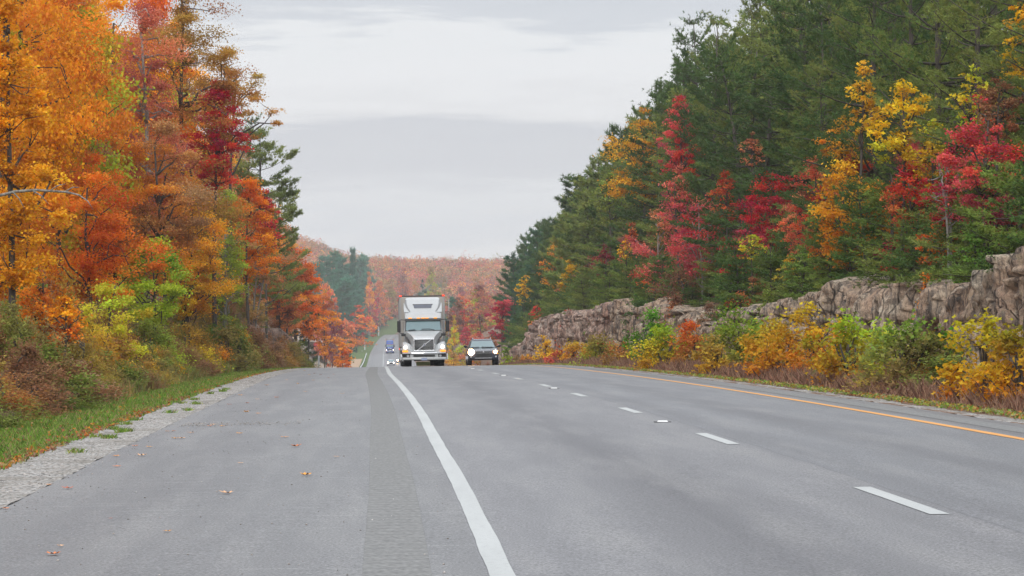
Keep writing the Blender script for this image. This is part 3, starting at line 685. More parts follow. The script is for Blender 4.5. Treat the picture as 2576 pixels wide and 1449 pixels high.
REG = []   # everything placed, for telling copies apart by their neighbours
def colour(o, c1, c2, g=.96):
    o['c1'] = alb(c1, g); o['c2'] = alb(c2, g)
def assemble(kind, data, loc, rz, label, cat, group, c1, c2, barkm='bark', leafm='leaf', g=.96, crown='crown'):
    V, Fq, lv, gb = data
    root = empty(kind, loc, rz, label, cat, group)
    cr_ = quads(crown, V, Fq, M[leafm], root, attr={'lv': ('FLOAT_VECTOR', lv)}); colour(cr_, c1, c2, g)
    tr = gb.build('trunk' if kind not in ('shrub', 'bush') else 'stems', M[barkm], root, smooth=True)
    return root
def copy_thing(src, loc, rz, sx, sz, label, group, c1=None, c2=None, g=.96):
    ro = src.copy(); COL.objects.link(ro); ro.location = loc; ro.rotation_euler = (0, 0, rz); ro.scale = (sx, sx, sz)
    ro['label'] = label
    if group: ro['group'] = group
    for ch in src.children:
        c = ch.copy(); COL.objects.link(c); c.parent = ro
        if 'c1' in ch.keys() and c1: colour(c, c1, c2, g)
    return ro
seedc = [100]
def spot(x, t, Ymax=1150):
    Y = solveY(x, t, hi=Ymax); X = float(Xw(Y)) + t; return X, Y, float(ground_z(X, Y))
def hero(kind, x, top, wpx, t, c1, c2, label, cat, group=None, bottom=None, g=.96, **kw):
    X, Y, z = spot(x, t); s = F / Y
    h = (788 - top) / s + CAMZ - z; w = wpx / s
    if bottom is not None:
        zb = CAMZ - (bottom - 788) / s
        kw.setdefault('base', float(np.clip((zb - z) / h, .04, .8)))
    seedc[0] += 1
    barkm = kw.pop('bk', 'bark')
    d = decid_mesh(kind, kw.pop('seed', seedc[0]), h, w, s, **kw)
    o = assemble(kind, d, (X, Y, z), 0, label, cat, group, c1, c2, barkm, g=g, crown='crown' if kind != 'shrub' else 'foliage')
    REG.append((x, (top + (bottom or 850)) / 2, label)); return o
def heropine(x, top, wpx, t, label, c1='PINE', c2='PINE2', group=None, kind='pine_tree', cat='pine', g=.96, **kw):
    X, Y, z = spot(x, t); s = F / Y; h = (788 - top) / s + CAMZ - z; w = wpx / s; seedc[0] += 1
    d = pine_mesh(seedc[0], h, w, s, **kw)
    o = assemble(kind, d, (X, Y, z), 0, label, cat, group, c1, c2, leafm='needle', g=g); REG.append((x, top + 60, label)); return o

# ---- left side, near to far
LT = 'autumn trees along the left side'
H = hero
H('maple_tree', 22, -60, 260, -9.2, 'OR', (255, 190, 50), 'vivid yellow-orange maple cut by the left edge of the photo', 'tree', LT, bottom=720, dens=1.5, limbs=16)
H('maple_tree', 235, 395, 330, -9.6, 'ROR', 'ORD', 'glowing red-orange maple spreading low behind the pale arching limb', 'tree', LT, bottom=770, dens=1.25, limbs=18)
H('maple_tree', 160, 60, 250, -11.6, 'ORD', 'ROR', 'orange and red maple rising behind the yellow-orange one at the left edge', 'tree', LT, bottom=560, dens=1.2, limbs=14)
H('maple_tree', 205, -90, 170, -13.2, 'RED', 'GOLD', 'tall maple with scarlet upper leaves near the top left corner', 'tree', LT, bottom=330, dens=1.1, limbs=14)
H('hickory_tree', 255, 120, 240, -12.0, 'GOLD', 'ORD', 'golden-orange tree left of the thinning salmon tree', 'tree', LT, bottom=640, dens=1.2, limbs=18)
H('maple_tree', 370, -60, 290, -10.6, 'SAL', (208, 120, 96), 'tall thinning salmon and mauve maple with bare twigs showing, left of the olive oak', 'tree', LT, bottom=640, dens=.9, limbs=26, twig=2.0, bk='barkpale')
H('maple_tree', 410, 275, 290, -9.4, 'ORD', 'TAN', 'orange-tan maple beneath the olive-brown oak', 'tree', LT, bottom=700, dens=1.15, limbs=20)
H('oak_tree', 455, -130, 330, -9.6, (184, 154, 72), (198, 136, 66), 'olive-brown oak whose crown stands out against the sky at upper left', 'tree', LT, bottom=620, dens=.95, limbs=20, spread=.5)
H('oak_tree', 580, 100, 240, -8.7, (176, 146, 66), (196, 138, 62), 'olive oak reaching long leafy limbs to the right over the crimson maple', 'tree', LT, bottom=330, dens=.65, limbs=18, spread=.42, base=.64, flat=.4)
H('maple_tree', 545, 200, 150, -7.9, (206, 40, 72), 'RED', 'narrow crimson maple just left of the left-hand pines', 'tree', LT, bottom=470, dens=1.7, limbs=14)
H('maple_tree', 475, 420, 210, -8.9, 'ORD', 'GOLD', 'orange and rust maple directly left of the yellow-green birch', 'tree', LT, bottom=780, dens=1.1, limbs=14)
H('maple_tree', 385, 575, 215, -8.4, (104, 156, 50), 'YG', 'still green maple among the orange trees on the left', 'tree', LT, bottom=800, dens=1.5, shape='lobed', limbs=12)
H('maple_tree', 462, 640, 100, -8.9, 'YEL', 'GOLD', 'small bright yellow maple right of the still green one', 'tree', LT, bottom=800, dens=1.4)
H('birch_tree', 560, 420, 150, -8.5, (158, 172, 84), 'YG', 'pale olive-green birch with slender visible stems at left', 'tree', LT, bottom=800, dens=.85, limbs=18, bk='barkpale', stems=2)
H('maple_tree', 622, 425, 150, -8.0, 'OR', 'ROR', 'orange-topped maple in front of the left-hand pines', 'tree', LT, bottom=700, dens=1.4, limbs=12)
H('maple_tree', 672, 465, 80, -7.9, 'CRIM', 'RED', 'small crimson maple tip right beside the orange-topped maple', 'tree', LT, bottom=620, dens=1.3)
H('birch_tree', 640, 560, 170, -8.0, (158, 168, 90), 'SAL', 'leaning multi-stemmed birch with thin grey-green leaves above the left rock face', 'tree', LT, bottom=800, dens=.9, stems=3, bk='barkpale', limbs=16)
H('maple_tree', 725, 590, 150, -8.8, 'ROR', 'RUST', 'red-orange maple above the left rock face', 'tree', LT, bottom=800, dens=1.3)
H('maple_tree', 775, 655, 110, -8.4, 'ORD', 'ROR', 'orange-red maple at the far end of the left rock face', 'tree', LT, bottom=840, dens=1.4)
H('maple_tree', 815, 720, 72, -8.6, 'RUST', 'OR', 'rusty orange maple where the left tree line meets the valley', 'tree', LT, bottom=890, dens=1.5)
H('maple_tree', 862, 848, 56, -6.2, 'OR', 'ROR', 'small round orange maple beside the road just past the left marker post', 'tree', LT, bottom=925, dens=1.8, base=.05)
H('birch_tree', 275, 680, 240, -8.2, 'GOLD', 'YG', 'low golden tree behind the olive brush at left', 'tree', LT, bottom=870, dens=1.4, base=.1)
H('maple_tree', 110, 650, 200, -8.6, 'ORD', 'RUST', 'dark orange maple above the brown weeds at lower left', 'tree', LT, bottom=850, dens=1.1, base=.15)
H('maple_tree', 160, 740, 120, -7.9, 'ROR', 'OR', 'small flame-orange sapling above the olive brush at lower left', 'tree', LT, bottom=860, dens=1.2)
H('maple_tree', 588, 800, 78, -7.6, 'YEL', 'GOLD', 'small bright yellow sapling left of the left rock face', 'tree', LT, bottom=850, dens=1.2, base=.35)
H('dogwood_tree', 700, 700, 130, -8.3, 'BRN', 'RUST', 'dull brown-red tree hanging over the left rock face', 'tree', LT, bottom=820, dens=.8, twig=1.6)
heropine(655, 325, 250, -9.4, 'dark pine with drooping boughs spreading against the sky at left', c1='PINE', c2='PINE2', group='pines at left', dens=1.3, base=.1, pointed=.3)
heropine(610, 300, 150, -11.5, 'dark green pine behind the crimson maple at left', c1='PINE', c2='PINED', group='pines at left', base=.2, pointed=.5)
heropine(700, 450, 170, -9.4, 'dark pine lower down and right of the one against the sky', c1='PINE', c2='PINE2', group='pines at left', base=.08, pointed=.35)
heropine(745, 560, 120, -9.8, 'small dark pine at the lower end of the left skyline', c1='PINED', c2='PINE', group='pines at left', base=.05, pointed=.4)
# pale arching limb of the edge maple
X, Y, z = spot(22, -9.2); s = F / Y
lb = empty('dead_limb', (X, Y, z), 0, 'pale lichen-covered limb arching in from the left edge', 'limb')
g = G(); pts = [(-60, 520), (0, 505), (60, 490), (110, 486), (150, 488), (190, 488), (225, 495), (248, 515), (262, 535)]
g.tube([((a - 22) / s, -1.3 + .3 * math.sin(a / 60), (788 - b + 3 * math.sin(a * .13)) / s + CAMZ - z) for a, b in pts], [.038, .036, .033, .033, .027, .026, .018, .012, .005], 7)
for a, b, c_, d in ((150, 488, 190, 470), (190, 488, 225, 478), (110, 487, 150, 520), (60, 490, 90, 530)):
    g.tube([((a - 22) / s, -1.3, (788 - b) / s + CAMZ - z), (((a + c_) / 2 - 22) / s, -1.35, (788 - (b + d) / 2 + 5) / s + CAMZ - z), ((c_ - 22) / s, -1.4, (788 - d) / s + CAMZ - z)], [.02, .014, .005], 5)
bb = g.build('limb', M['barklichen'], lb, smooth=True)
g = G(); g.tube([(-60 / s, -.2, 0), (-58 / s, -.5, (788 - 620) / s), (-82 / s, -1.2, (788 - 520) / s + CAMZ - z)], [.10, .09, .05], 7); g.build('stem', M['bark'], lb, smooth=True)

# ---- right side
RT = 'autumn trees on the right slope'
H('aspen_tree', 1618, 250, 189, 18.6, 'GOLD', (215, 140, 30), 'tall golden tree on the skyline of the right slope', 'tree', RT, bottom=510, dens=.95)
H('maple_tree', 1715, 228, 105, 17.7, 'PINK', 'RED', 'narrow pink-red maple just right of the tall golden skyline tree', 'tree', RT, bottom=480, dens=1.3)
H('maple_tree', 1760, 480, 202, 16.5, 'CRIM', 'PINK', 'crimson maple with bare grey twigs above the middle of the rock wall', 'tree', RT, bottom=690, dens=.7, twig=1.8, bk='barkpale', limbs=18)
H('maple_tree', 1660, 500, 202, 16.9, 'PINK', 'SAL', 'rosy thinning maple left of the twiggy crimson one', 'tree', RT, bottom=700, dens=.6, twig=1.8, bk='barkpale', limbs=18)
H('maple_tree', 1650, 650, 134, 15.7, 'ROR', 'PINK', 'low coral-red maple sapling over the rock wall, above the green saplings', 'tree', RT, bottom=730, dens=1.1)
H('maple_tree', 1945, 395, 202, 18.1, 'CRIM', 'RED', 'large deep crimson maple in the middle of the pines', 'tree', RT, bottom=600, dens=1.1)
H('maple_tree', 1870, 555, 148, 16.3, 'CRIM', 'PINK', 'bright crimson sapling below and left of the deep crimson maple', 'tree', RT, bottom=690, dens=1.1)
H('aspen_tree', 1890, 585, 67, 15.7, 'YEL', 'YG', 'tiny bright yellow sapling beside the bright crimson one', 'tree', RT, bottom=650, dens=1.2)
H('maple_tree', 2050, 390, 148, 16.7, 'SAL', 'RED', 'salmon-red maple left of the tall yellow poplar', 'tree', RT, bottom=640, dens=.85)
H('poplar_tree', 2130, 380, 217, 16.0, 'GOLD', (222, 140, 30), 'tall yellow and orange poplar over the rock wall with large leaves', 'tree', RT, bottom=670, dens=.95, shape='lobed', leaf=.11)
H('poplar_tree', 2165, 150, 108, 16.7, 'YEL', 'GOLD', 'slender yellow poplar tip standing above the tall orange-yellow one', 'tree', RT, bottom=330, dens=.6, shape='lobed', leaf=.13)
H('maple_tree', 2120, 285, 128, 17.3, 'ORD', 'GOLD', 'orange tree between the slender poplar tip and the tall poplar', 'tree', RT, bottom=440, dens=.8)
H('poplar_tree', 2270, 180, 182, 16.1, 'YG', 'YEL', 'yellow-green poplar with large leaves near the upper right', 'tree', RT, bottom=400, dens=.95, shape='lobed', leaf=.13)
H('maple_tree', 2290, 400, 175, 16.3, 'RUST', 'RED', 'rusty red maple below the yellow-green poplar', 'tree', RT, bottom=570, dens=.9)
H('maple_tree', 2385, 350, 121, 15.7, 'MAR', 'CRIM', 'thin wine-red maple with pale bare stems right of the rusty red one', 'tree', RT, bottom=560, dens=.6, bk='barkpale', stems=2, twig=2)
H('maple_tree', 2370, 520, 121, 15.9, 'RED', 'ROR', 'sparse red sapling standing on the rock wall beside the big outcrop', 'tree', RT, bottom=690, dens=.65, stems=2, bk='barkpale', base=.2, shape='lobed')
H('maple_tree', 2480, 230, 257, 16.1, 'RED', 'PINK', 'broad pinkish-red maple near the right edge of the photo', 'tree', RT, bottom=510, dens=.8, twig=1.5)
H('beech_tree', 2510, 180, 162, 17.0, 'BRN', 'RUST', 'rusty brown tree above the broad pinkish-red maple', 'tree', RT, bottom=340, dens=.9)
H('poplar_tree', 2585, -60, 135, 19.0, 'OR', 'YEL', 'bright orange-yellow poplar at the upper right corner', 'tree', RT, bottom=230, dens=.9, shape='lobed', leaf=.13)
H('poplar_tree', 2440, 150, 108, 16.7, 'YEL', 'YG', 'small yellow poplar sprays left of the rusty brown tree', 'tree', RT, bottom=320, dens=.5, shape='lobed', leaf=.12)
H('maple_tree', 1395, 590, 81, 18.1, 'ORD', 'GOLD', 'orange-gold tree beside the pines left of the small yellow maple', 'tree', RT, bottom=740, dens=.95)
H('maple_tree', 1440, 645, 88, 16.7, 'YEL', 'GOLD', 'small bright yellow maple above the pink rock', 'tree', RT, bottom=745, dens=1.4)
H('aspen_tree', 1321, 683, 42, 17.7, 'YEL', 'GOLD', 'narrow yellow tree low on the far right slope', 'tree', RT, bottom=770, dens=1.2)
H('maple_tree', 1264, 742, 83, 16.7, 'CRIM', 'PINK', 'round crimson maple above the dark car', 'tree', RT, bottom=850, dens=1.3)
H('maple_tree', 1525, 610, 81, 16.5, 'MAR', 'CRIM', 'dull wine-red tree left of the rosy thinning maple', 'tree', RT, bottom=700, dens=.9)
H('aspen_tree', 1575, 595, 40, 15.9, 'GOLD', 'OR', 'little gold sapling between the wine-red tree and the rosy maple', 'tree', RT, bottom=650, dens=.8)
H('maple_tree', 1350, 760, 54, 16.0, 'SAL', 'RED', 'small salmon sapling above the far end of the pink rock', 'tree', RT, bottom=840, dens=.9)
H('maple_tree', 1985, 0, 108, 30.0, 'SAL', 'BRN', 'pale orange tree among the pines at the top of the right slope', 'tree', RT, bottom=140, dens=1.0)
for a_ in [(1600, 735, 90, 15.6, 'OLG', 'GRN', 'light green cedar-like tree above the tall cracked rock'), (1840, 640, 110, 15.7, (120, 150, 66), 'OLG', 'light green tree on the rim above the broad green sapling'), (2020, 600, 120, 15.8, (128, 156, 70), 'PINE', 'light green tree on the rim above the wide yellow-green sapling'), (2450, 560, 130, 15.7, (116, 150, 64), 'PINE', 'light green tree standing on the big outcrop')]:
    H('hemlock_tree', a_[0], a_[1], a_[2], a_[3], a_[4], a_[5], a_[6], 'tree', RT, dens=1.0, base=.05, flat=.35)
H('hornbeam_tree', 1725, 660, 202, 15.9, 'BRN', (120, 85, 70), 'bare brown twiggy thicket hanging over the rock wall', 'tree', RT, bottom=800, dens=.45, limbs=24, twig=2.4, stems=4, base=.05)
H('hornbeam_tree', 1900, 690, 121, 15.8, 'RUST', 'BRN', 'low russet bush on top of the rock wall, right of the twiggy thicket', 'tree', RT, bottom=745, dens=.6, stems=3, base=.05, twig=1.5)

for a_ in [(2010, 470, 110, 16.4, 'RED', 'SAL', 'red sapling leaning left of the orange base of the tall poplar', 640), (2205, 440, 120, 16.6, 'GOLD', 'ORD', 'golden tree right of the tall yellow and orange poplar', 670),
     (2440, 400, 160, 16.3, 'RED', 'PINK', 'rose-red tree under the broad pinkish-red maple', 580), (2535, 470, 130, 16.0, 'PINK', 'MAR', 'pink and wine tree against the right edge, above the outcrop', 610),
     (2340, 290, 120, 16.9, 'YG', 'GOLD', 'second yellow-green tree, just right of the yellow-green poplar', 470), (1705, 410, 120, 17.0, 'PINK', 'SAL', 'pale rose tree above the twiggy crimson maple', 590),
     (1830, 430, 90, 17.4, 'RUST', 'RED', 'dim rust sapling left of the large deep crimson maple', 560), (2085, 560, 90, 15.9, 'ORD', 'RED', 'low orange-red sapling on the rim below the tall poplar', 680),
     (1585, 560, 80, 16.8, 'RUST', 'PINK', 'muted rose sapling left of the rosy thinning maple', 690), (1480, 640, 70, 17.0, 'BRN', 'MAUVE', 'grey-mauve thinning tree above the pink rock', 740),
     (1535, 420, 90, 17.6, 'OLG', 'PINE2', 'soft light green tree on the skyline left of the tall golden tree', 560),
     (1990, 640, 80, 15.9, 'OLG', 'GOLD', 'olive sapling on the rim under the deep crimson maple', 730), (2250, 590, 90, 15.9, 'MAR', 'RED', 'dark wine sapling on the rim right of the tall poplar', 690),
     (1410, 690, 50, 16.6, 'PINK', 'SAL', 'rosy sapling below the small bright yellow maple', 780), (1890, 330, 60, 18.2, 'SAL', 'BRN', 'faint salmon spray high among the pines', 400)]:
    H('maple_tree', a_[0], a_[1], a_[2], a_[3], a_[4], a_[5], a_[6], 'tree', RT, bottom=a_[7], dens=.85, twig=1.4)
# bushes spilling over the rim of the rock wall
for a_ in [(1600, 730, 80, 14.9, 'CED', 'OLG', 'green bush spilling over the rim of the tall cracked rock'), (1700, 735, 110, 14.8, 'BRN', 'RUST', 'brown bush spilling over the rim left of the broad green sapling'), (1790, 745, 90, 14.8, (150, 112, 88), 'OLV', 'grey-brown bush drooping down the middle of the rock wall'),
     (1930, 715, 80, 14.8, 'CED', 'OLG', 'green bush spilling over the pale rock shoulder'), (2060, 700, 70, 14.9, 'OLG', 'RUST', 'olive bush on the rim above the gold-tipped sapling'), (2190, 700, 80, 14.9, 'CED', 'OLG', 'green bush on the rim above the lime-topped sapling'),
     (2330, 690, 70, 14.7, 'RED', 'ORD', 'red bush growing in the cleft beside the big outcrop'), (1430, 775, 50, 14.7, 'RED', 'RUST', 'red creeper bush on top of the pink rock'), (1500, 760, 60, 14.8, 'CED', 'OLG', 'green bush on top of the pink rock')]:
    H('shrub', a_[0], a_[1], a_[2], a_[3], a_[4], a_[5], a_[6], 'shrub', 'bushes on the rim of the rock wall', base=.02, dens=1.1, stems=4, twig=1.6, spread=.6, flat=.9)

# pines of the right slope: a few models of each size, then copies
def model(fn, kind, h, w, s, label, cat, c1, c2, leafm, n, **kw):
    L = []
    for i in range(n):
        seedc[0] += 1
        L.append((fn(seedc[0], h, w, s, **kw) if fn is pine_mesh else fn(kind, seedc[0], h, w, s, **kw), kind, cat, leafm))
    return L
PM_near = model(pine_mesh, 'pine_tree', 11, 5.2, 78, '', 'pine', 0, 0, 'needle', 4, base=.06, dens=1.0, pointed=.36)
PM_mid = model(pine_mesh, 'pine_tree', 12, 5.2, 42, '', 'pine', 0, 0, 'needle', 4, base=.05, dens=1.1, pointed=.36)
PM_far = model(pine_mesh, 'pine_tree', 12, 5.4, 22, '', 'pine', 0, 0, 'needle', 3, base=.04, dens=1.15, pointed=.5)
CM = model(pine_mesh, 'cedar_tree', 4, 2.6, 62, '', 'cedar', 0, 0, 'needle', 3, base=.03, dens=1.6, needle=.09, pointed=.6, layer=.8)
DM = [(decid_mesh('x', 900 + i, 10, 5, 55, base=.12, dens=1.0, limbs=14), 'maple_tree', 'tree', 'leaf') for i in range(4)]
DMf = [(decid_mesh('x', 950 + i, 10, 6, 12, base=.10, dens=1.3, limbs=5), 'maple_tree', 'tree', 'leaf') for i in range(4)]
PMv = [(pine_mesh(970 + i, 14, 6, 9, base=.05, dens=1.5, pointed=.6), 'pine_tree', 'pine', 'needle') for i in range(2)]
proto = {}
def place(models, key, i, X, Y, h, w, h0, w0, label, group, c1, c2, rz=0, g=.96, zoff=0):
    z = float(ground_z(X, Y)) + zoff
    k = (key, i)
    if k not in proto:
        d, kind, cat, lm_ = models[i]
        o = assemble(kind, d, (X, Y, z), rz, label, cat, group, c1, c2, leafm=lm_, g=g, crown='crown'); o.scale = (w / w0, w / w0, h / h0); proto[k] = o
    else:
        o = copy_thing(proto[k], (X, Y, z), rz, w / w0, h / h0, label, group, c1, c2, g)
    return o
r = RS(5)
pend = []
# skyline row of the slope (photo column -> tree top row), used to set the height of the outer trees
sky_x = [1200, 1240, 1270, 1300, 1330, 1360, 1400, 1440, 1480, 1520, 1560, 1600, 1640, 1680, 1710, 1740, 1780, 1830, 2600]
sky_r = [835, 720, 655, 620, 580, 545, 520, 480, 420, 350, 330, 300, 250, 195, 150, 95, 30, -80, -900]
def slope_pine(t, Y, hmin, hmax, ww, group):
    X = float(Xw(Y)) + t; s = F / Y; z = float(ground_z(X, Y)); x = 1288 + X * s
    h = hmin + (hmax - hmin) * r.rand(); ww = ww * 1.12
    lim_ = (788 - np.interp(x, sky_x, sky_r)) / s + CAMZ - z
    pend.append((x, 788 - (z + h - CAMZ) * s, X, Y, min(h, max(3, lim_ * (.90 + .14 * r.rand()))), ww * (.8 + .4 * r.rand()), group, t))
for t_, dy, y0, y1 in ((19.6, 5.2, 66, 400), (22.5, 7.0, 48, 430), (27, 7.5, 52, 440), (32, 8, 66, 450), (38, 9, 72, 440), (45, 10, 84, 430)):
    Y = y0 + r.rand() * 3
    while Y < y1:
        slope_pine(t_ + 2.2 * (r.rand() - .5), Y, 10 if t_ < 20 else 13, 15 if t_ < 20 else 20, 5.8, 'pines on the right slope'); Y += dy * (.8 + .4 * r.rand()) * (1 + Y / 900)
ced = []
Y = 46.0
while Y < 330:
    for t_ in (16.1, 17.3):
        if r.rand() < .8: ced.append((Y + 2 * r.rand(), t_ + .8 * (r.rand() - .5), 1.8 + 2.4 * r.rand()))
    Y += 2.7 * (.8 + .5 * r.rand()) * (1 + Y / 350)
def rel_label(x, y, what, used):
    """name a copy by the nearest tree that has a look of its own"""
    b = sorted(REG, key=lambda q: (q[0] - x) ** 2 + 1.4 * (q[1] - y) ** 2)
    for lm_ in b[:14]:
        dx, dy = x - lm_[0], y - lm_[1]
        pos = ('to the right of' if dx > 0 else 'to the left of') if abs(dx) > abs(dy) else ('above' if dy < 0 else 'below')
        words_ = lm_[2].split(); short = []
        for q in words_:
            if q in ('standing', 'just', 'above', 'below', 'beside', 'behind', 'among', 'with', 'on', 'in', 'near', 'cut', 'at', 'directly', 'rising', 'left', 'spreading', 'whose', 'between', 'over', 'right', 'beneath', 'hanging', 'low', 'where', 'reaching', 'lower') and len(short) > 2: break
            short.append(q)
        for pre in ('', 'farther '):
            lb = f"{pre}{what} {pos} the {' '.join(short)}"
            if len(lb.split()) <= 16 and lb not in used: used.add(lb); return lb
    return None
used = set()
pend.sort(key=lambda q: q[3])
for j, (x, y, X, Y, h, w_, grp, t_) in enumerate(pend):
    if x < 1190 or x > 3500: continue
    vis = y + .25 * h * F / Y
    dark = r.rand()
    c1, c2 = [('PINE', 'PINE2'), ('PINED', 'PINE'), ('PINE', 'PINED'), ('PINE2', 'PINE')][r.randint(0, 4)]
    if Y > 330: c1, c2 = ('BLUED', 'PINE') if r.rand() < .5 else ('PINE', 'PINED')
    lab = 'dark green pine massed among other pines high on the right slope'
    if y > 20 and x < 2500:
        lb = rel_label(x, vis, 'dark green pine', used)
        if lb: lab = lb
    if Y < 115: place(PM_near, 'pn', j % 4, X, Y, h, w_, 11, 5.2, lab, grp, c1, c2, r.rand() * 6.28)
    elif Y < 230: place(PM_mid, 'pm', j % 4, X, Y, h, w_, 12, 5.2, lab, grp, c1, c2, r.rand() * 6.28)
    else: place(PM_far, 'pf', j % 3, X, Y, h, w_, 12, 5.4, lab, grp, c1, c2, r.rand() * 6.28)
for j, (Y, t_, h) in enumerate(sorted(ced)):
    X = float(Xw(Y)) + t_; x = 1288 + X * F / Y
    if x > 3300: continue
    if 1690 < x < 1790 or 2340 < x < 2390: h *= .5
    lb = rel_label(x, 788 - (float(ground_z(X, Y)) + h * .5 - CAMZ) * F / Y, 'low green cedar', used) or 'low green cedar in the row along the rim of the rock wall'
    place(CM, 'c', j % 3, X, Y, h, 1.9 + .45 * h, 4, 2.6, lb, 'cedars along the rim of the rock wall', 'CED', ('PINE2', 'PINE', 'OLG')[j % 3], r.rand() * 6.28)
# sparse autumn saplings between the pines
fills = [('RED', 'SAL'), ('RUST', 'BRN'), ('ORD', 'GOLD'), ('PINK', 'MAUVE'), ('BRN', 'OLV'), ('MAR', 'PINK')]
for j in range(34):
    Y = 80 + 260 * r.rand() ** 1.3; t_ = 17.5 + 5 * r.rand(); X = float(Xw(Y)) + t_; x = 1288 + X * F / Y; h = 2.5 + 3.5 * r.rand()
    if x > 2550: continue
    y = 788 - (float(ground_z(X, Y)) + h - CAMZ) * F / Y
    if y < np.interp(x, sky_x, sky_r) + 25: continue
    lb = rel_label(x, y, 'thin %s sapling' % ('reddish', 'rusty', 'orange', 'rosy', 'brown', 'wine-red')[j % 6], used)
    if lb: place(DM, 'd', j % 4, X, Y, h, 1.6 + 1.2 * r.rand(), 10, 5, lb, 'saplings among the pines', *fills[j % 6], rz=r.rand() * 6.28)
# left background trees
lf = [('ORD', 'OR', 'orange'), ('GOLD', 'ORD', 'golden'), ('ROR', 'OR', 'red-orange'), ('GOLD', 'YG', 'yellow-green'), ('SAL', 'TAN', 'tan'), ('ORD', 'SAL', 'russet')]
Y = 56.0; j = 0
skl = ([0, 500, 560, 600, 650, 700, 750, 775, 820, 850], [-900, -250, 60, 270, 360, 440, 530, 650, 720, 800])
while Y < 330:
    for t_ in (-12.6, -15.5, -19, -24):
        yy = Y + 4 * r.rand(); tt = t_ + 2.5 * (r.rand() - .5); X = float(Xw(yy)) + tt; s = F / yy; x = 1288 + X * s
        z = float(ground_z(X, yy)); h = 15 + 6 * r.rand(); lim_ = (788 - np.interp(x + 40, *skl)) / s + CAMZ - z; h = min(h, lim_ * .93)
        if x < -120 or h < 2.5: continue
        c = lf[r.randint(0, 6)]
        lb = rel_label(x, 788 - (z + h * .6 - CAMZ) * s, c[2] + ' tree', used)
        place(DM, 'd', j % 4, X, yy, h, 6.6 * (.8 + .4 * r.rand()), 10, 5, lb or 'autumn tree deep in the wood behind the left tree line', LT, c[0], c[1], rz=r.rand() * 6.28); j += 1
    Y += 6.5 * (1 + Y / 300)

# ---- shrubs
RSh = 'saplings in front of the right rock wall'
S_ = [(1640, 782, 905, 78, 11.8, (112, 165, 40), 'GRN', 'tall green sapling standing first before the middle of the rock wall'),
      (1672, 828, 918, 100, 11.2, (150, 180, 45), 'GOLD', 'yellow-green sapling right of the tall green one'),
      (1745, 818, 915, 90, 12.0, 'ROR', 'OLV', 'red and olive sapling left of the broad green sapling'),
      (1850, 768, 925, 140, 11.8, (118, 165, 38), 'OLV', 'broad green sapling in front of the pale rock shoulder'),
      (1960, 790, 950, 150, 11.5, (150, 165, 40), 'ORD', 'wide yellow-green and orange sapling right of the broad green one'),
      (2050, 760, 960, 120, 12.0, (200, 175, 40), 'ORD', 'gold-tipped sapling left of the lime-topped one'),
      (2140, 800, 985, 150, 11.4, (150, 180, 42), 'ORD', 'lime-topped sapling with orange lower leaves, centre of the right-hand row'),
      (2225, 830, 990, 120, 11.5, 'YG', 'OLV', 'olive and yellow sapling right of the lime-topped one'),
      (2300, 805, 1000, 170, 11.5, (120, 150, 55), 'BRN', 'greenish-brown sapling below the split in the rock'),
      (2375, 840, 1000, 120, 12.1, 'GRN', 'RUST', 'dark green sapling with a few rust leaves left of the golden one'),
      (2470, 780, 1000, 150, 11.3, (190, 185, 40), 'ORD', 'golden-orange sapling below the large rock outcrop'),
      (2560, 820, 1010, 120, 11.3, 'GRN', 'OR', 'green and orange sapling at the right edge of the photo'),
      (1370, 856, 913, 44, 11.6, 'YEL', 'GOLD', 'bright yellow shrub alone before the pink rock'),
      (1442, 860, 915, 62, 11.4, (190, 170, 50), 'ORD', 'gold and green shrub right of the bright yellow one'),
      (1505, 848, 916, 76, 11.6, 'OLV', 'YG', 'dull olive shrub before the tall cracked rock'),
      (1560, 862, 917, 70, 11.2, 'RUST', 'OLV', 'low reddish shrub left of the tall green sapling'),
      (1275, 880, 916, 22, 11.0, 'GRN', 'YG', 'small green weed clump right of the dark car'),
      (1325, 895, 914, 34, 11.3, 'GOLD', 'RUST', 'low orange tuft left of the bright yellow shrub'),
      (1800, 850, 925, 80, 10.9, 'OLV', 'GOLD', 'low olive shrub at the foot of the broad green sapling'),
      (1410, 885, 915, 40, 10.9, 'RUST', 'PINK', 'tiny reddish shrub between the yellow and the gold shrubs')]
for (x, a, b, w_, t_, c1, c2, lb) in S_:
    H('shrub', x, a - 10, w_ * 1.62, t_ - 1.35, c1, c2, lb, 'shrub', RSh, base=.04, dens=1.25, grad=.75, shape='lobed', leaf=.10, stems=4, spread=.6, flat=.8, pp=.75, limbs=10)
LSh = 'brush along the left verge'
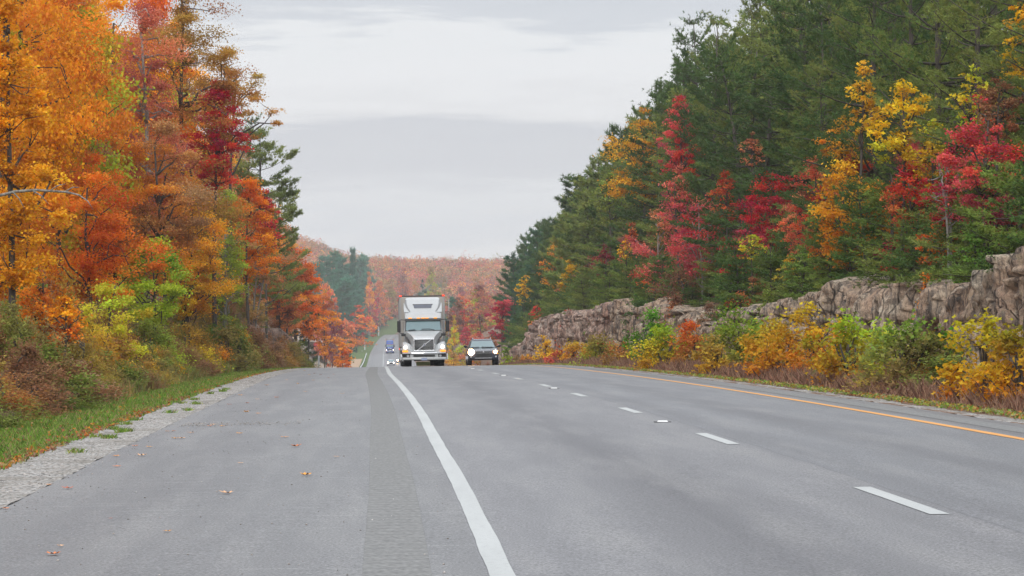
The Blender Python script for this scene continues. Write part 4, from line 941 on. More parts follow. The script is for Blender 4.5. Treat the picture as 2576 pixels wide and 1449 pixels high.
S2 = [(40, 770, 130, -8.3, (150, 136, 76), 'OLG', 'olive-brown weed clump at the left edge'), (105, 800, 170, -7.9, (142, 132, 74), (176, 124, 88), 'tall olive weed clump second from the left edge'),
      (185, 815, 150, -7.9, (170, 128, 76), 'OLV', 'brownish weed clump below the flame-orange sapling'), (250, 835, 140, -7.8, 'OLV', 'GOLD', 'olive brush with gold flecks at lower left'),
      (310, 815, 120, -8.0, 'OLG', 'GOLD', 'green-gold brush right of the olive clump'), (335, 860, 130, -7.6, (140, 105, 58), 'OLV', 'brown-green brush above the yellow grass'),
      (370, 790, 120, -8.2, 'OLG', 'YG', 'leafy green-yellow brush below the still green maple'), (400, 870, 100, -7.6, (150, 110, 60), 'GOLD', 'brown brush with golden leaves'),
      (430, 905, 60, -7.2, 'YEL', 'GOLD', 'small yellow-leaved shoot by the yellow grass'), (455, 860, 90, -7.7, 'OLV', 'BRN', 'olive bush left of the gold shrub'),
      (300, 955, 60, -7.2, 'GOLD', 'BRN', 'knee-high gold shoot at the edge of the green verge'), (505, 880, 90, -7.5, 'GOLD', 'YG', 'gold shrub above the end of the tall grass'),
      (480, 800, 110, -8.0, (130, 130, 60), 'ORD', 'olive and orange bush left of the dark green one'), (545, 815, 80, -7.8, 'GRN', 'YG', 'dark green bush left of the yellow sapling'),
      (560, 870, 80, -7.4, (118, 100, 66), 'YG', 'grey-brown brush before the left rock face'), (625, 850, 90, -7.3, (134, 112, 76), 'BRN', 'dull brown brush against the near end of the left rock face'),
      (660, 885, 60, -7.0, (130, 100, 70), 'OLV', 'low brown weeds at the foot of the left rock face'), (225, 770, 130, -8.4, 'YG', 'ORD', 'yellow-green bush under the red-orange maple'),
      (70, 870, 130, -7.5, (140, 105, 75), 'BRN', 'dry brown weed clump at the far lower left'), (150, 900, 120, -7.4, (135, 98, 62), 'OLV', 'brown weed clump above the green verge, lower left')]
for (x, a, w_, t_, c1, c2, lb) in S2:
    H('shrub', x, a - 10, w_ * 1.4, t_, c1, c2, lb, 'shrub', LSh, base=.03, dens=1.7, grad=.25, shape='long', leaf=.085, stems=5, spread=.62, flat=1.0, pp=.6, limbs=14, twig=1.5)
# dense brush: several models, many copies
r = RS(60)
BM = [(decid_mesh('x', 700 + i, 1.9, 1.7, 95, base=.03, dens=1.5, grad=.3, shape='long' if i % 2 else 'lobed', leaf=.07, stems=5, spread=.7, flat=1.0, pp=.55, limbs=8, twig=1.4), 'shrub', 'shrub', 'leaf') for i in range(5)]
bc = [((160, 146, 80), (138, 120, 70), 'olive brush'), ((170, 122, 84), (150, 108, 80), 'brown brush'), ('OLG', (120, 128, 58), 'green brush'), ((186, 150, 60), 'OLV', 'yellowish brush'), ((150, 112, 88), (176, 140, 110), 'dry grey-brown brush'), ((176, 100, 60), 'OLV', 'rusty brush')]
def brush_at(t_, Y, h, w_, c, grp):
    X = float(Xw(Y)) + t_; x = 1288 + X * F / Y
    if x < -60 or x > 3600: return
    y = 788 - (float(ground_z(X, Y)) + h * .5 - CAMZ) * F / Y
    lb = rel_label(x, y, c[2], used) or c[2] + ' in the dense low growth beside the road'
    place(BM, 'b', r.randint(0, 5), X, Y, h, w_, 1.9, 1.7, lb, grp, c[0], c[1], r.rand() * 6.28)
Y = 44.0
while Y < 190:
    for t_ in (-7.1, -7.7, -8.6, -9.6):
        brush_at(t_ - .5 * r.rand(), Y + 1.5 * r.rand(), (.8 + .62 * (-t_ - 7.1)) * (.75 + .6 * r.rand()) , 1.3 + .7 * r.rand(), bc[r.choice(6, p=[.26, .24, .14, .12, .12, .12])], 'brush below the left tree line')
    Y += 2.3 * (1 + Y / 160)
Y = 34.0
while Y < 300:
    brush_at(10.4 + 2.4 * r.rand(), Y, .45 + .8 * r.rand(), 1.0 + .9 * r.rand(), bc[r.choice(6, p=[.2, .1, .15, .3, .05, .2])], 'low brush at the foot of the right rock wall')
    Y += 2.2 * (1 + Y / 160)
for k_ in range(16):
    brush_at(-6.9 - .5 * r.rand(), 118 + 8.5 * k_, 1.5 + 1.5 * r.rand(), 1.8 + .9 * r.rand(), bc[r.choice(6, p=[.2, .2, .2, .1, .1, .2])], 'brush below the left tree line')
# creepers on the pink rock
for (x, a, b, w_, c1, c2, lb) in [(1553, 868, 0, 30, 'ROR', 'RED', 'orange-red creeper')][:0]: pass

# ---- the valley and the far wood
r = RS(77)
HZ = 1.12
def farthing(x, row_top, wpx, Y, kind, c1, c2, label, group='trees of the far valley', i=0, hmul=1.0):
    while -8.8 < (x - 1288) * Y / F - float(Xw(Y)) < 11 and x < 1010: Y += 20
    X = (x - 1288) * Y / F; z = float(ground_z(X, Y)); s = F / Y
    h = max(3.0, (788 - row_top) / s + CAMZ - z); w_ = wpx / s
    if kind == 'p' and x < 935: Y += 210; X = (x - 1288) * Y / F; z = float(ground_z(X, Y)); s = F / Y; h = max(3.0, (788 - row_top) / s + CAMZ - z); w_ = wpx / s
    if kind == 'd': o = place(DMf, 'df', i % 4, X, Y, h, w_, 10, 6, label, group, c1, c2, r.rand() * 6.28)
    elif kind == 'p': o = place(PMv, 'pv', i % 2, X, Y, h, w_ * 1.5, 14, 6, label, group, c1, c2, r.rand() * 6.28)
    REG.append((x, row_top + 30, label)); return o
FT = [
 (815, 650, 60, 750, 'p', 'BLUE', 'BLUED', 'first blue-green pine beyond the left tree line'), (842, 640, 60, 770, 'p', 'BLUE', (80, 120, 90), 'tallest blue-green pine in the distant stand'), (868, 655, 56, 760, 'p', 'BLUE', 'BLUED', 'blue-green pine in the middle of the distant stand'),
 (885, 700, 56, 710, 'p', 'BLUE', 'BLUED', 'lower blue-green pine at the front of the distant stand'), (855, 705, 60, 700, 'p', (66, 112, 84), 'BLUE', 'wide blue-green pine in front of the distant stand'), (902, 655, 46, 700, 'p', 'BLUED', 'BLUE', 'dark blue-green pine at the right of the distant stand'),
 (885, 632, 26, 760, 'p', 'BLUED', 'BLUED', 'thin pine tip standing above the distant stand'), (918, 645, 40, 780, 'p', 'BLUED', 'BLUE', 'farther dark pine right of the distant stand'),
 (822, 690, 60, 560, 'd', 'PINK', 'SAL', 'rosy tree at the foot of the blue-green pines'), (850, 768, 90, 560, 'd', 'SAL', 'ORD', 'orange tree below the blue-green pines'), (895, 765, 90, 620, 'd', 'ORD', 'RED', 'orange-red tree above the far left rock ledges'),
 (868, 812, 70, 520, 'd', 'GRN2', 'BLUED', 'dark green bushy tree left of the far rock ledges'), (835, 745, 60, 540, 'd', 'MAR', 'MAUVE', 'muted purple tree beneath the blue-green pines'),
 (935, 705, 46, 820, 'd', 'CRIM', 'PINK', 'crimson tree left of the white truck'), (925, 680, 40, 840, 'd', 'OR', 'SAL', 'orange tree above the crimson one left of the white truck'), (955, 700, 50, 900, 'd', 'ORD', 'SAL', 'orange tree right of the distant crimson one'),
 (980, 690, 56, 960, 'd', 'OLV', 'TAN', 'round olive tree left of the truck roof'), (960, 760, 50, 850, 'd', 'PINK', 'ORD', 'pinkish tree above the far road'), (990, 745, 44, 900, 'd', 'SAL', 'RED', 'salmon tree touching the left side of the truck'),
 (946, 792, 14, 760, 'p', 'BLUED', 'BLUED', 'dark cedar with a tall trunk above the far verge'), (985, 788, 13, 860, 'p', 'BLUED', 'BLUED', 'small dark cedar above the far road bend'), (966, 798, 11, 800, 'p', 'BLUED', 'BLUED', 'smallest dark cedar between the two above the far verge'),
 (1064, 700, 34, 1060, 'd', 'BLUED', (40, 66, 56), 'dark round cedar directly above the white truck'), (1085, 660, 54, 1100, 'd', 'YG', 'TAN', 'pale yellow-green tree above the white truck'), (1045, 690, 44, 1120, 'd', 'SAL', 'TAN', 'tan tree left of the dark round cedar'),
 (1018, 670, 60, 1130, 'd', 'SAL', 'MAUVE', 'broad salmon tree above the left corner of the truck'), (1120, 700, 50, 1100, 'd', 'TAN', 'OLV', 'tan-green tree above the right corner of the truck'), (1160, 715, 54, 1080, 'd', 'PINK', 'MAUVE', 'dusky pink tree right of the truck roof'),
 (1200, 685, 60, 1120, 'd', 'RUST', 'TAN', 'round brown-pink tree on the far slope above the car'), (1190, 745, 54, 900, 'd', 'SAL', 'PINK', 'salmon tree above the dark car'), (1222, 740, 50, 860, 'd', 'OR', 'SAL', 'glowing orange tree behind the lowest right pines'),
 (1150, 752, 54, 700, 'p', 'BLUE', 'BLUED', 'dark blue-green pine right of the truck'), (1135, 760, 36, 720, 'p', 'BLUE', 'BLUED', 'second blue-green pine touching the truck side'), (1192, 778, 26, 640, 'd', 'OR', 'GOLD', 'narrow orange tree above the dark car'),
 (1140, 790, 38, 540, 'd', 'YG', 'OR', 'lime-topped orange tree beside the right mirror of the truck'), (1172, 820, 44, 520, 'd', 'CRIM', 'PINK', 'deep pink tree between the truck and the dark car'), (1160, 862, 50, 470, 'd', 'SAL', 'YG', 'low salmon and lime tree between truck and car'),
 (1200, 840, 50, 480, 'd', 'SAL', 'RED', 'salmon-red tree behind the dark car'), (1235, 830, 50, 440, 'd', 'RED', 'BRN', 'brown-red tree behind the right side of the dark car'), (1185, 880, 50, 420, 'd', 'ORD', 'OLV', 'low orange and olive bush behind the dark car'), (1140, 880, 44, 430, 'd', 'GOLD', 'TAN', 'low golden bush right of the truck wheel'),
 (1215, 795, 46, 620, 'd', 'PINK', 'SAL', 'pink tree behind the lowest pine boughs'), (1240, 880, 46, 400, 'd', 'RUST', 'OLV', 'russet bush just right of the dark car'),
]
for k_ in range(9):
    x_ = 806 + 13 * k_; FT.append((x_, 668 + 16 * (k_ * 7 % 5), 50, 690 + 30 * (k_ * 5 % 7), 'p', 'BLUE', 'BLUED', ['short blue-green pine at the left end of the distant stand', 'blue-green pine low in the distant stand, second from its left end', 'blue-green pine low in the distant stand, third from its left end', 'blue-green pine low in the distant stand, fourth from its left end', 'blue-green pine low in the distant stand, at its centre', 'blue-green pine low in the distant stand, fourth from its right end', 'blue-green pine low in the distant stand, third from its right end', 'blue-green pine low in the distant stand, second from its right end', 'short blue-green pine at the right end of the distant stand'][k_]))
for i, f in enumerate(FT): farthing(*f, i=i)
# more of the wood on both sides of the far road
cols = [('SAL', 'MAUVE', 'dusty salmon'), ('ORD', 'SAL', 'orange'), ('MAUVE', 'BRN', 'mauve'), ('PINK', 'SAL', 'rosy'), ('TAN', 'OLV', 'tan'), ('RUST', 'SAL', 'russet'), ('YG', 'TAN', 'pale lime'), ('RED', 'SAL', 'red')]
for i in range(150):
    Y = 560 + 620 * r.rand(); x = 775 + 500 * r.rand(); X = (x - 1288) * Y / F; tt = X - float(Xw(Y))
    if -21 < tt < 11: continue
    z = float(ground_z(X, Y)); h = 7 + 6 * r.rand(); yt = 788 - (z + h * .6 - CAMZ) * F / Y
    if 985 < x < 1125 and yt > 760: continue
    c = cols[r.randint(0, 8)]
    lb = rel_label(x, yt, 'distant %s tree' % c[2], used)
    place(DMf, 'df', i % 4, X, Y, h, 5 + 3 * r.rand(), 10, 6, lb or 'distant autumn tree in the hazy wood of the valley', 'trees of the far valley', c[0], c[1], r.rand() * 6.28)
# far ridge: an uncountable wood
n = 4300; Y = 1120 + 820 * r.rand(n); x = 690 + 720 * r.rand(n); X = (x - 1288) * Y / F; k = (abs(X - Xw(Y)) > 9) | (Y > 1480)
X, Y = X[k], Y[k]; n = len(X); Z = ground_z(X, Y); hh = 7 + 5 * r.rand(n) + 3 * (r.rand(n) < .05); ww = 5.5 + 5 * r.rand(n)
m = 90; pal = [alb(q) for q in ((220, 146, 96), (240, 150, 70), (176, 130, 120), (206, 112, 70), (140, 104, 88), (206, 108, 92), (204, 160, 100), (150, 142, 84), (216, 128, 74), (176, 122, 92))] + [alb('BLUED'), alb('CRIM'), alb('OR')]
pal = np.array(pal); patch = (fbm(X / 22, Y / 30, 31, 3) * 7 + 5 + 2.6 * r.rand(n)).astype(int) % 10
patch = np.where(r.rand(n) < .07, 10 + r.randint(0, 3, n), patch)
D = r.randn(n, m, 3); D /= np.linalg.norm(D, axis=2)[..., None]; D *= (.55 + .45 * r.rand(n, m, 1)) ** .6
lump = 1 + .25 * np.sin(D[..., 0] * 5 + X[:, None]) * np.cos(D[..., 1] * 4 + Y[:, None])
P = np.stack([X, Y, Z + hh * .62], -1)[:, None] + D * np.stack([ww * .5, ww * .5, hh * .42], -1)[:, None] * lump[..., None]
P = P.reshape(-1, 3); V, Fq = leafgeo(P, .65 + .55 * r.rand(len(P)), r, .6)
cc = np.repeat(pal[patch], m, 0) * (.50 + .62 * np.repeat(r.rand(n), m) + .25 * r.rand(n * m))[:, None]
o = quads('far_woodland', V, Fq, M['mass'], attr={'hue': ('FLOAT_COLOR', np.c_[np.clip(cc, 0, 1), np.ones(len(cc))])})
tag(o, 'hazy autumn wood covering the far ridge', 'woodland', kind='stuff')

# ------------------------------------------------------------------ vehicles
V_chrome = paint('chrome', (.75, .76, .78), .18, 1)
V_black = paint('black_plastic', (.018, .018, .02), .45)
V_rubber = paint('rubber', (.02, .02, .02), .85)
V_glass = paint('windscreen_glass', (.14, .22, .24), .12, coat=.6)  # pale teal of the reflected sky is put into the base colour
V_glassd = paint('dark_glass', (.09, .10, .13), .15, coat=.5)
V_head = paint('headlight_glow', (1, .9, .75), .3, emit=(1, .86, .66), es=14)
V_headc = paint('headlight_bright', (1, .85, .6), .3, emit=(1, .62, .28), es=90)
V_amber = paint('amber_lamp', (.9, .3, .02), .3, emit=(1, .36, .02), es=1.2)
V_red = paint('red_lamp', (.7, .03, .02), .3, emit=(1, .08, .03), es=1.6)
V_warm = paint('lens_glow', (.9, .5, .25), .3, emit=(1, .42, .12), es=1.5)  # warm bloom around the headlamp bulb, put into the lens as emission
V_plate = paint('number_plate', (.32, .38, .55), .5)
V_lens = paint('clear_lens', (.55, .56, .58), .15, coat=.5)
def P(g, name, mat, root, bevel=0, smooth=False): return g.build(name, mat, root, smooth, bevel)
def heading(Y): return -math.atan2(float(Xw(Y + 8) - Xw(Y - 2)), 10.0)
def veh_root(name, t_, Y, label, cat, group=None):
    o = empty(name, (float(Xw(Y)) + t_, Y, float(road_z(t_, Y)) + .01), heading(Y), label, cat, group)
    pit = math.atan2(float(Zr(Y + 8) - Zr(Y)), 8.0)
    o.rotation_euler = (pit, -.016, heading(Y)); return o
def sym(g, P_):   # closed section from half profile listed bottom to top
    return P_ + [(-x, y, z) for x, y, z in reversed(P_)]
def wheel(root, x, y, r_, wd, rim=True):
    g = G(); g.cyl((x, y, r_), r_, wd, 'x', 28); w_ = P(g, 'wheel', V_rubber, root, smooth=False)
    g = G(); g.cyl((x + (wd / 2) * (1 if x > 0 else -1), y, r_), r_ * .55, .05, 'x', 20); P(g, 'rim', V_chrome, w_)
    return w_
def semi(t_, Y, cabc, trc, label, trailer_len=15.5, lamp=1.0, stacks=False):
    body = paint('truck_paint', cabc, .32, coat=.35); tr = paint('trailer_skin', trc, .38, .15)
    root = veh_root('semi_truck', t_, Y, label, 'truck')
    # frame, wheels
    g = G(); g.box(-.45, .45, .6, 7.5, .55, .85); g.box(-.45, .45, 12, 21, .95, 1.12); g.box(-.95, .95, .5, 1.9, .35, .5); P(g, 'chassis', V_black, root)
    for x in (-.98, .98): wheel(root, x, 1.25, .50, .30)
    for y in (5.3, 6.6): 
        for x in (-.93, .93): wheel(root, x, y, .50, .56)
    for y in (18.3, 19.6):
        for x in (-.93, .93): wheel(root, x, y, .50, .56)
    # cab with sleeper
    g = G(); g.loft_z([(.62, 1.12, 1.95, 4.9, .08), (1.2, 1.12, 1.95, 4.9, .08), (2.0, 1.09, 2.0, 4.9, .10), (2.66, 1.0, 2.50, 4.9, .10), (2.70, 1.03, 2.44, 4.9, .10)]); P(g, 'cab', body, root, smooth=False)
    g = G(); g.loft_z([(2.705, 1.04, 2.36, 4.9, .10), (3.0, 1.05, 2.58, 4.9, .12), (3.04, 1.03, 2.68, 4.9, .12), (3.5, 1.02, 3.05, 4.95, .14), (3.80, .99, 3.36, 5.0, .16), (3.90, .93, 3.55, 5.0, .2), (3.93, .8, 3.8, 4.95, .2)]); rf = P(g, 'roof_fairing', body, root)
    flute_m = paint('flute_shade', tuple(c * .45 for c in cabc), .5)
    # side wings of the fairing, with the flute's shade painted as a darker strip beside the centre panel
    for sx in (-1, 1):
        g = G(); g.loft([[(sx * .80, 2.63, 3.06), (sx * 1.07, 2.66, 3.06), (sx * 1.09, 3.0, 3.06), (sx * .80, 3.0, 3.06)], [(sx * .94, 2.92, 3.35), (sx * 1.08, 2.95, 3.38), (sx * 1.09, 3.3, 3.38), (sx * .94, 3.3, 3.35)], [(sx * 1.05, 3.10, 3.58), (sx * 1.08, 3.12, 3.62), (sx * 1.09, 3.4, 3.62), (sx * 1.05, 3.4, 3.58)]])
        P(g, 'side_wing', body, rf)
    for sx in (-1, 1):
        g = G(); g.loft([[(sx * .70, 2.70, 3.10), (sx * .75, 2.69, 3.08), (sx * .75, 2.78, 3.10)], [(sx * .84, 2.86, 3.32), (sx * .93, 2.86, 3.30), (sx * .90, 2.96, 3.32)], [(sx * .91, 3.05, 3.56), (sx * 1.03, 3.05, 3.56), (sx * 1.0, 3.2, 3.56)], [(sx * .945, 3.28, 3.80), (sx * .985, 3.30, 3.80), (sx * .96, 3.4, 3.80)]])
        P(g, 'fairing_flute', flute_m, rf)
    g = G(); g.loft([[(-.49, 2.855, 3.29 + .0), (.43 + .06, 2.855, 3.29), (.43 + .06, 2.95, 3.29), (-.49, 2.95, 3.29)], [(-.53, 3.02, 3.50), (.53, 3.02, 3.50), (.53, 3.12, 3.50), (-.53, 3.12, 3.50)]]); P(g, 'roof_window', V_glassd, rf, bevel=.03)
    g = G(); g.loft([[(-.52, 2.90, 3.26), (.52, 2.90, 3.26), (.52, 2.95, 3.26), (-.52, 2.95, 3.26)], [(-.57, 3.06, 3.53), (.57, 3.06, 3.53), (.57, 3.12, 3.53), (-.57, 3.12, 3.53)]]); P(g, 'window_frame', V_black, rf)
    # windscreen
    g = G(); g.loft([[(-1.0, 1.94, 2.02), (1.0, 1.94, 2.02), (1.0, 2.2, 2.02), (-1.0, 2.2, 2.02)], [(-.94, 2.36, 2.60), (.94, 2.36, 2.60), (.94, 2.6, 2.60), (-.94, 2.6, 2.60)]]); ws = P(g, 'windscreen', V_glass, root, bevel=.02)
    g = G(); g.loft([[(-1.04, 1.97, 1.98), (1.04, 1.97, 1.98), (1.04, 2.3, 1.98), (-1.04, 2.3, 1.98)], [(-.99, 2.40, 2.64), (.99, 2.40, 2.64), (.99, 2.6, 2.64), (-.99, 2.6, 2.64)]]); P(g, 'windscreen_seal', V_black, ws)
    g = G(); g.tube([(-.85, 1.93, 2.04), (-.45, 1.92, 2.07)], .018); g.tube([(-.1, 1.93, 2.09), (.35, 1.93, 2.10), (.62, 1.93, 2.04)], .018); P(g, 'wiper', V_black, ws)
    g = G(); g.loft([[(-.97, 2.26, 2.58), (.97, 2.26, 2.58), (.97, 2.30, 2.58), (-.97, 2.30, 2.58)], [(-1.0, 2.32, 2.69), (1.0, 2.32, 2.69), (1.0, 2.45, 2.69), (-1.0, 2.45, 2.69)]]); P(g, 'sun_visor', V_black, root)
    for x in (-.73, -.26, .0, .22, .70):
        g = G(); g.box(x - .09, x + .09, 2.28, 2.40, 2.70, 2.745); P(g, 'marker_lamp', V_amber, root)
    # hood
    secs = []
    for y, xb, zb, xm, zm, xt, zt, zc in ((.20, .60, .78, .62, 1.15, .56, 1.50, 1.54), (.55, .64, .78, .66, 1.25, .60, 1.62, 1.66), (1.2, .74, .8, .78, 1.45, .74, 1.80, 1.83), (2.0, 1.0, .8, 1.04, 1.72, 1.0, 1.99, 2.0)):
        secs.append(sym(g, [(xb, y, zb), (xm, y, zm), (xt, y, zt), (xt * .5, y, zc)]))
    g = G(); g.loft(secs); P(g, 'hood', body, root, bevel=.02)
    for sx in (-1, 1):   # flared fenders
        g = G(); S = []
        for x, y0, zt in ((.60, .28, 1.05), (.80, .22, 1.24), (1.0, .22, 1.33), (1.16, .30, 1.32), (1.24, .40, 1.22)):
            S.append([(sx * x, y0, .72), (sx * x, y0 - .05, zt - .30), (sx * x, y0 + .22, zt), (sx * x, 1.3, zt + .06), (sx * x, 1.95, zt - .2), (sx * x, 2.0, .75), (sx * x, 1.75, .78), (sx * x, 1.3, 1.05), (sx * x, .85, .98), (sx * x, .62, .72)])
        g.loft(S); P(g, 'fender', body, root, bevel=.015)
        g = G(); g.loft([[(sx * .92, .13, .92), (sx * 1.19, .22, .90), (sx * 1.19, .5, .90), (sx * .92, .5, .92)], [(sx * .93, .14, 1.02), (sx * 1.17, .21, 1.02), (sx * 1.17, .5, 1.02), (sx * .93, .5, 1.02)], [(sx * .95, .22, 1.22), (sx * 1.10, .26, 1.22), (sx * 1.10, .5, 1.22), (sx * .95, .5, 1.22)]]); hl = P(g, 'headlight', V_lens, root)
        g = G(); g.cyl((sx * 1.04, .13, 1.075), .07, .06, 'y', 18); P(g, 'bulb', V_head, hl)
        g = G(); g.box(sx * 1.055 - .15, sx * 1.055 + .15, .10, .4, .80, .885); P(g, 'indicator', V_amber, root, bevel=.015)
        g = G(); g.loft([[(sx * .70, .6, .95), (sx * .76, .6, .95), (sx * .78, .8, .95)], [(sx * .80, 1.0, 1.50), (sx * .90, 1.0, 1.52), (sx * .92, 1.2, 1.5)], [(sx * .92, 1.5, 1.66), (sx * 1.06, 1.5, 1.64), (sx * 1.06, 1.8, 1.62)]]); P(g, 'hood_seam', V_black, root)
        g = G(); g.box(sx * 1.12 - .13, sx * 1.12 + .13, 1.45, 1.68, 1.70, 1.85); hm = P(g, 'hood_mirror', V_black, root, bevel=.03)
        g = G(); g.tube([(sx * .98, 1.7, 1.66), (sx * 1.08, 1.6, 1.74)], .025); P(g, 'mirror_arm', V_black, hm)
        g = G(); g.box(sx * 1.37 - .10, sx * 1.37 + .10, 2.15, 2.36, 1.94, 2.58); mm = P(g, 'side_mirror', V_black, root, bevel=.035)
        g = G(); g.tube([(sx * 1.0, 2.35, 2.62), (sx * 1.25, 2.27, 2.64), (sx * 1.36, 2.25, 2.58)], .022); g.tube([(sx * 1.05, 2.3, 1.88), (sx * 1.25, 2.27, 1.86), (sx * 1.36, 2.25, 1.95)], .022); P(g, 'mirror_arm', V_black, mm)
        g = G(); g.box(sx * 1.13 - .012, sx * 1.13 + .012, 2.15, 2.85, 2.05, 2.55); P(g, 'side_window', V_glassd, root)
    # grille
    g = G(); g.box(-.58, .58, .13, .30, .84, .90); g.box(-.56, .56, .13, .30, 1.47, 1.53)
    g.box(-.58, -.52, .131, .30, .9, 1.47); g.box(.52, .58, .131, .30, .9, 1.47); gr = P(g, 'grille', V_chrome, root, bevel=.012)
    g = G(); g.box(-.52, .52, .20, .30, .9, 1.47); P(g, 'grille_mesh', V_black, gr)
    slat = paint('grille_slat', (.16, .165, .17), .4, .5)
    g = G()
    for k in range(9): z = .945 + k * .06; g.box(-.515, .515, .165, .21, z, z + .016)
    P(g, 'grille_slats', slat, gr)
    g = G(); g.loft([[(-.42, .135, .88), (-.36, .135, .88), (-.36, .16, .88), (-.42, .16, .88)], [(.38, .135, 1.49), (.45, .135, 1.49), (.45, .16, 1.49), (.38, .16, 1.49)]]); P(g, 'diagonal_bar', V_chrome, gr)
    g = G(); g.cyl((.015, .12, 1.185), .075, .03, 'y', 24); em = P(g, 'badge', V_chrome, gr)
    g = G(); g.cyl((.015, .105, 1.185), .05, .02, 'y', 20); P(g, 'badge_centre', paint('badge_blue', (.15, .17, .22), .3), em)
    # bumper
    g = G(); secs = []
    for x, y in ((-1.27, .35), (-1.2, .12), (-.7, .0), (0, -.04), (.7, .0), (1.2, .12), (1.27, .35)): secs.append([(x, y, .36), (x, y - .02, .42), (x, y, .50), (x, y + .35, .50), (x, y + .35, .36)])
    g.loft(secs); bp = P(g, 'bumper', body, root)
    g = G(); secs = []
    for x, y in ((-1.26, .33), (-1.2, .11), (-.7, -.01), (0, -.05), (.7, -.01), (1.2, .11), (1.26, .33)): secs.append([(x, y, .69), (x, y - .01, .73), (x, y, .77), (x, y + .35, .77), (x, y + .35, .69)])
    g.loft(secs); P(g, 'bumper_bar', V_chrome, bp)
    g = G(); secs = []
    for x, y in ((-.78, .05), (0, 0), (.78, .05)): secs.append([(x, y, .50), (x, y, .69), (x, y + .3, .69), (x, y + .3, .50)])
    g.loft(secs); P(g, 'bumper_centre', body, bp)
    g = G(); g.box(-.60, .60, -.03, .1, .54, .64); P(g, 'air_intake', V_black, bp)
    for sx in (-1, 1):
        g = G(); g.box(sx * 1.0 - .22, sx * 1.0 + .22, .2, .4, .50, .69); P(g, 'light_recess', V_black, bp)
        g = G(); g.cyl((sx * .90, .17, .59), .07, .05, 'y', 16); P(g, 'fog_lamp', V_lens, bp)
    g = G(); g.box(-.16, .16, -.085, -.06, .33, .47); P(g, 'number_plate', V_plate, root)
    g = G(); g.box(-1.33, -1.27, .3, .42, .36, .70); g.box(1.27, 1.33, .3, .42, .36, .70); P(g, 'step', V_chrome, root)
    g = G(); g.box(-.44, .34, .9, .96, .03, .26); P(g, 'underside_patch', paint('lime_patch', (.50, .58, .22), .6), root)  # flat panel standing for a yellow-green patch below the bumper
    # side fairing and fuel tanks
    for sx in (-1, 1):
        g = G(); g.box(sx * 1.13 - .08, sx * 1.13 + .08, 2.1, 5.0, .30, .62); P(g, 'side_skirt', body, root)
    if stacks:
        for sx in (-1, 1):
            g = G(); g.tube([(sx * 1.05, 5.1, 1), (sx * 1.05, 5.1, 4.5)], .1, 8); P(g, 'exhaust_stack', V_chrome, root)
    # trailer
    tl = 5.5; te = tl + trailer_len
    g = G(); g.box(-1.295, 1.295, tl, te, 1.15, 4.0); tb = P(g, 'trailer', tr, root, bevel=.04)
    g = G(); g.box(-1.30, 1.30, tl - .01, te + .01, 4.003, 4.08); P(g, 'roof_rail', paint('rail_dark', (.10, .08, .08), .5), tb)
    g = G(); g.box(-1.303, -1.20, tl - .014, tl + .12, 1.15, 3.995); g.box(1.20, 1.303, tl - .014, tl + .12, 1.15, 3.995); P(g, 'corner_post', paint('post', (.42, .42, .42), .4, .5), tb)
    g = G()
    for k in range(24):
        y = tl + .5 + k * .62
        g.box(-1.306, -1.296, y, y + .03, 1.2, 3.95); g.box(1.296, 1.306, y, y + .03, 1.2, 3.95)
    P(g, 'panel_seams', paint('seam', (.30, .30, .30), .5), tb)
    for sx in (-1, 1):
        g = G(); g.box(sx * 1.27 - .012, sx * 1.27 + .012, tl + 4, te - 4.2, .34, 1.14); P(g, 'trailer_skirt', tr, tb)
        g = G(); g.box(sx * 1.24 - .07, sx * 1.24 + .07, tl - .05, tl + .02, 4.02, 4.10); P(g, 'clearance_lamp', V_red, tb)
    g = G(); g.box(-1.33, -1.30, tl + 6, tl + 6.3, 1.0, 1.10); P(g, 'side_marker', V_red, tb)
    g = G(); g.box(-.5, .5, tl + 2, tl + 2.3, .3, 1.15); P(g, 'landing_gear', V_black, tb)
    return root
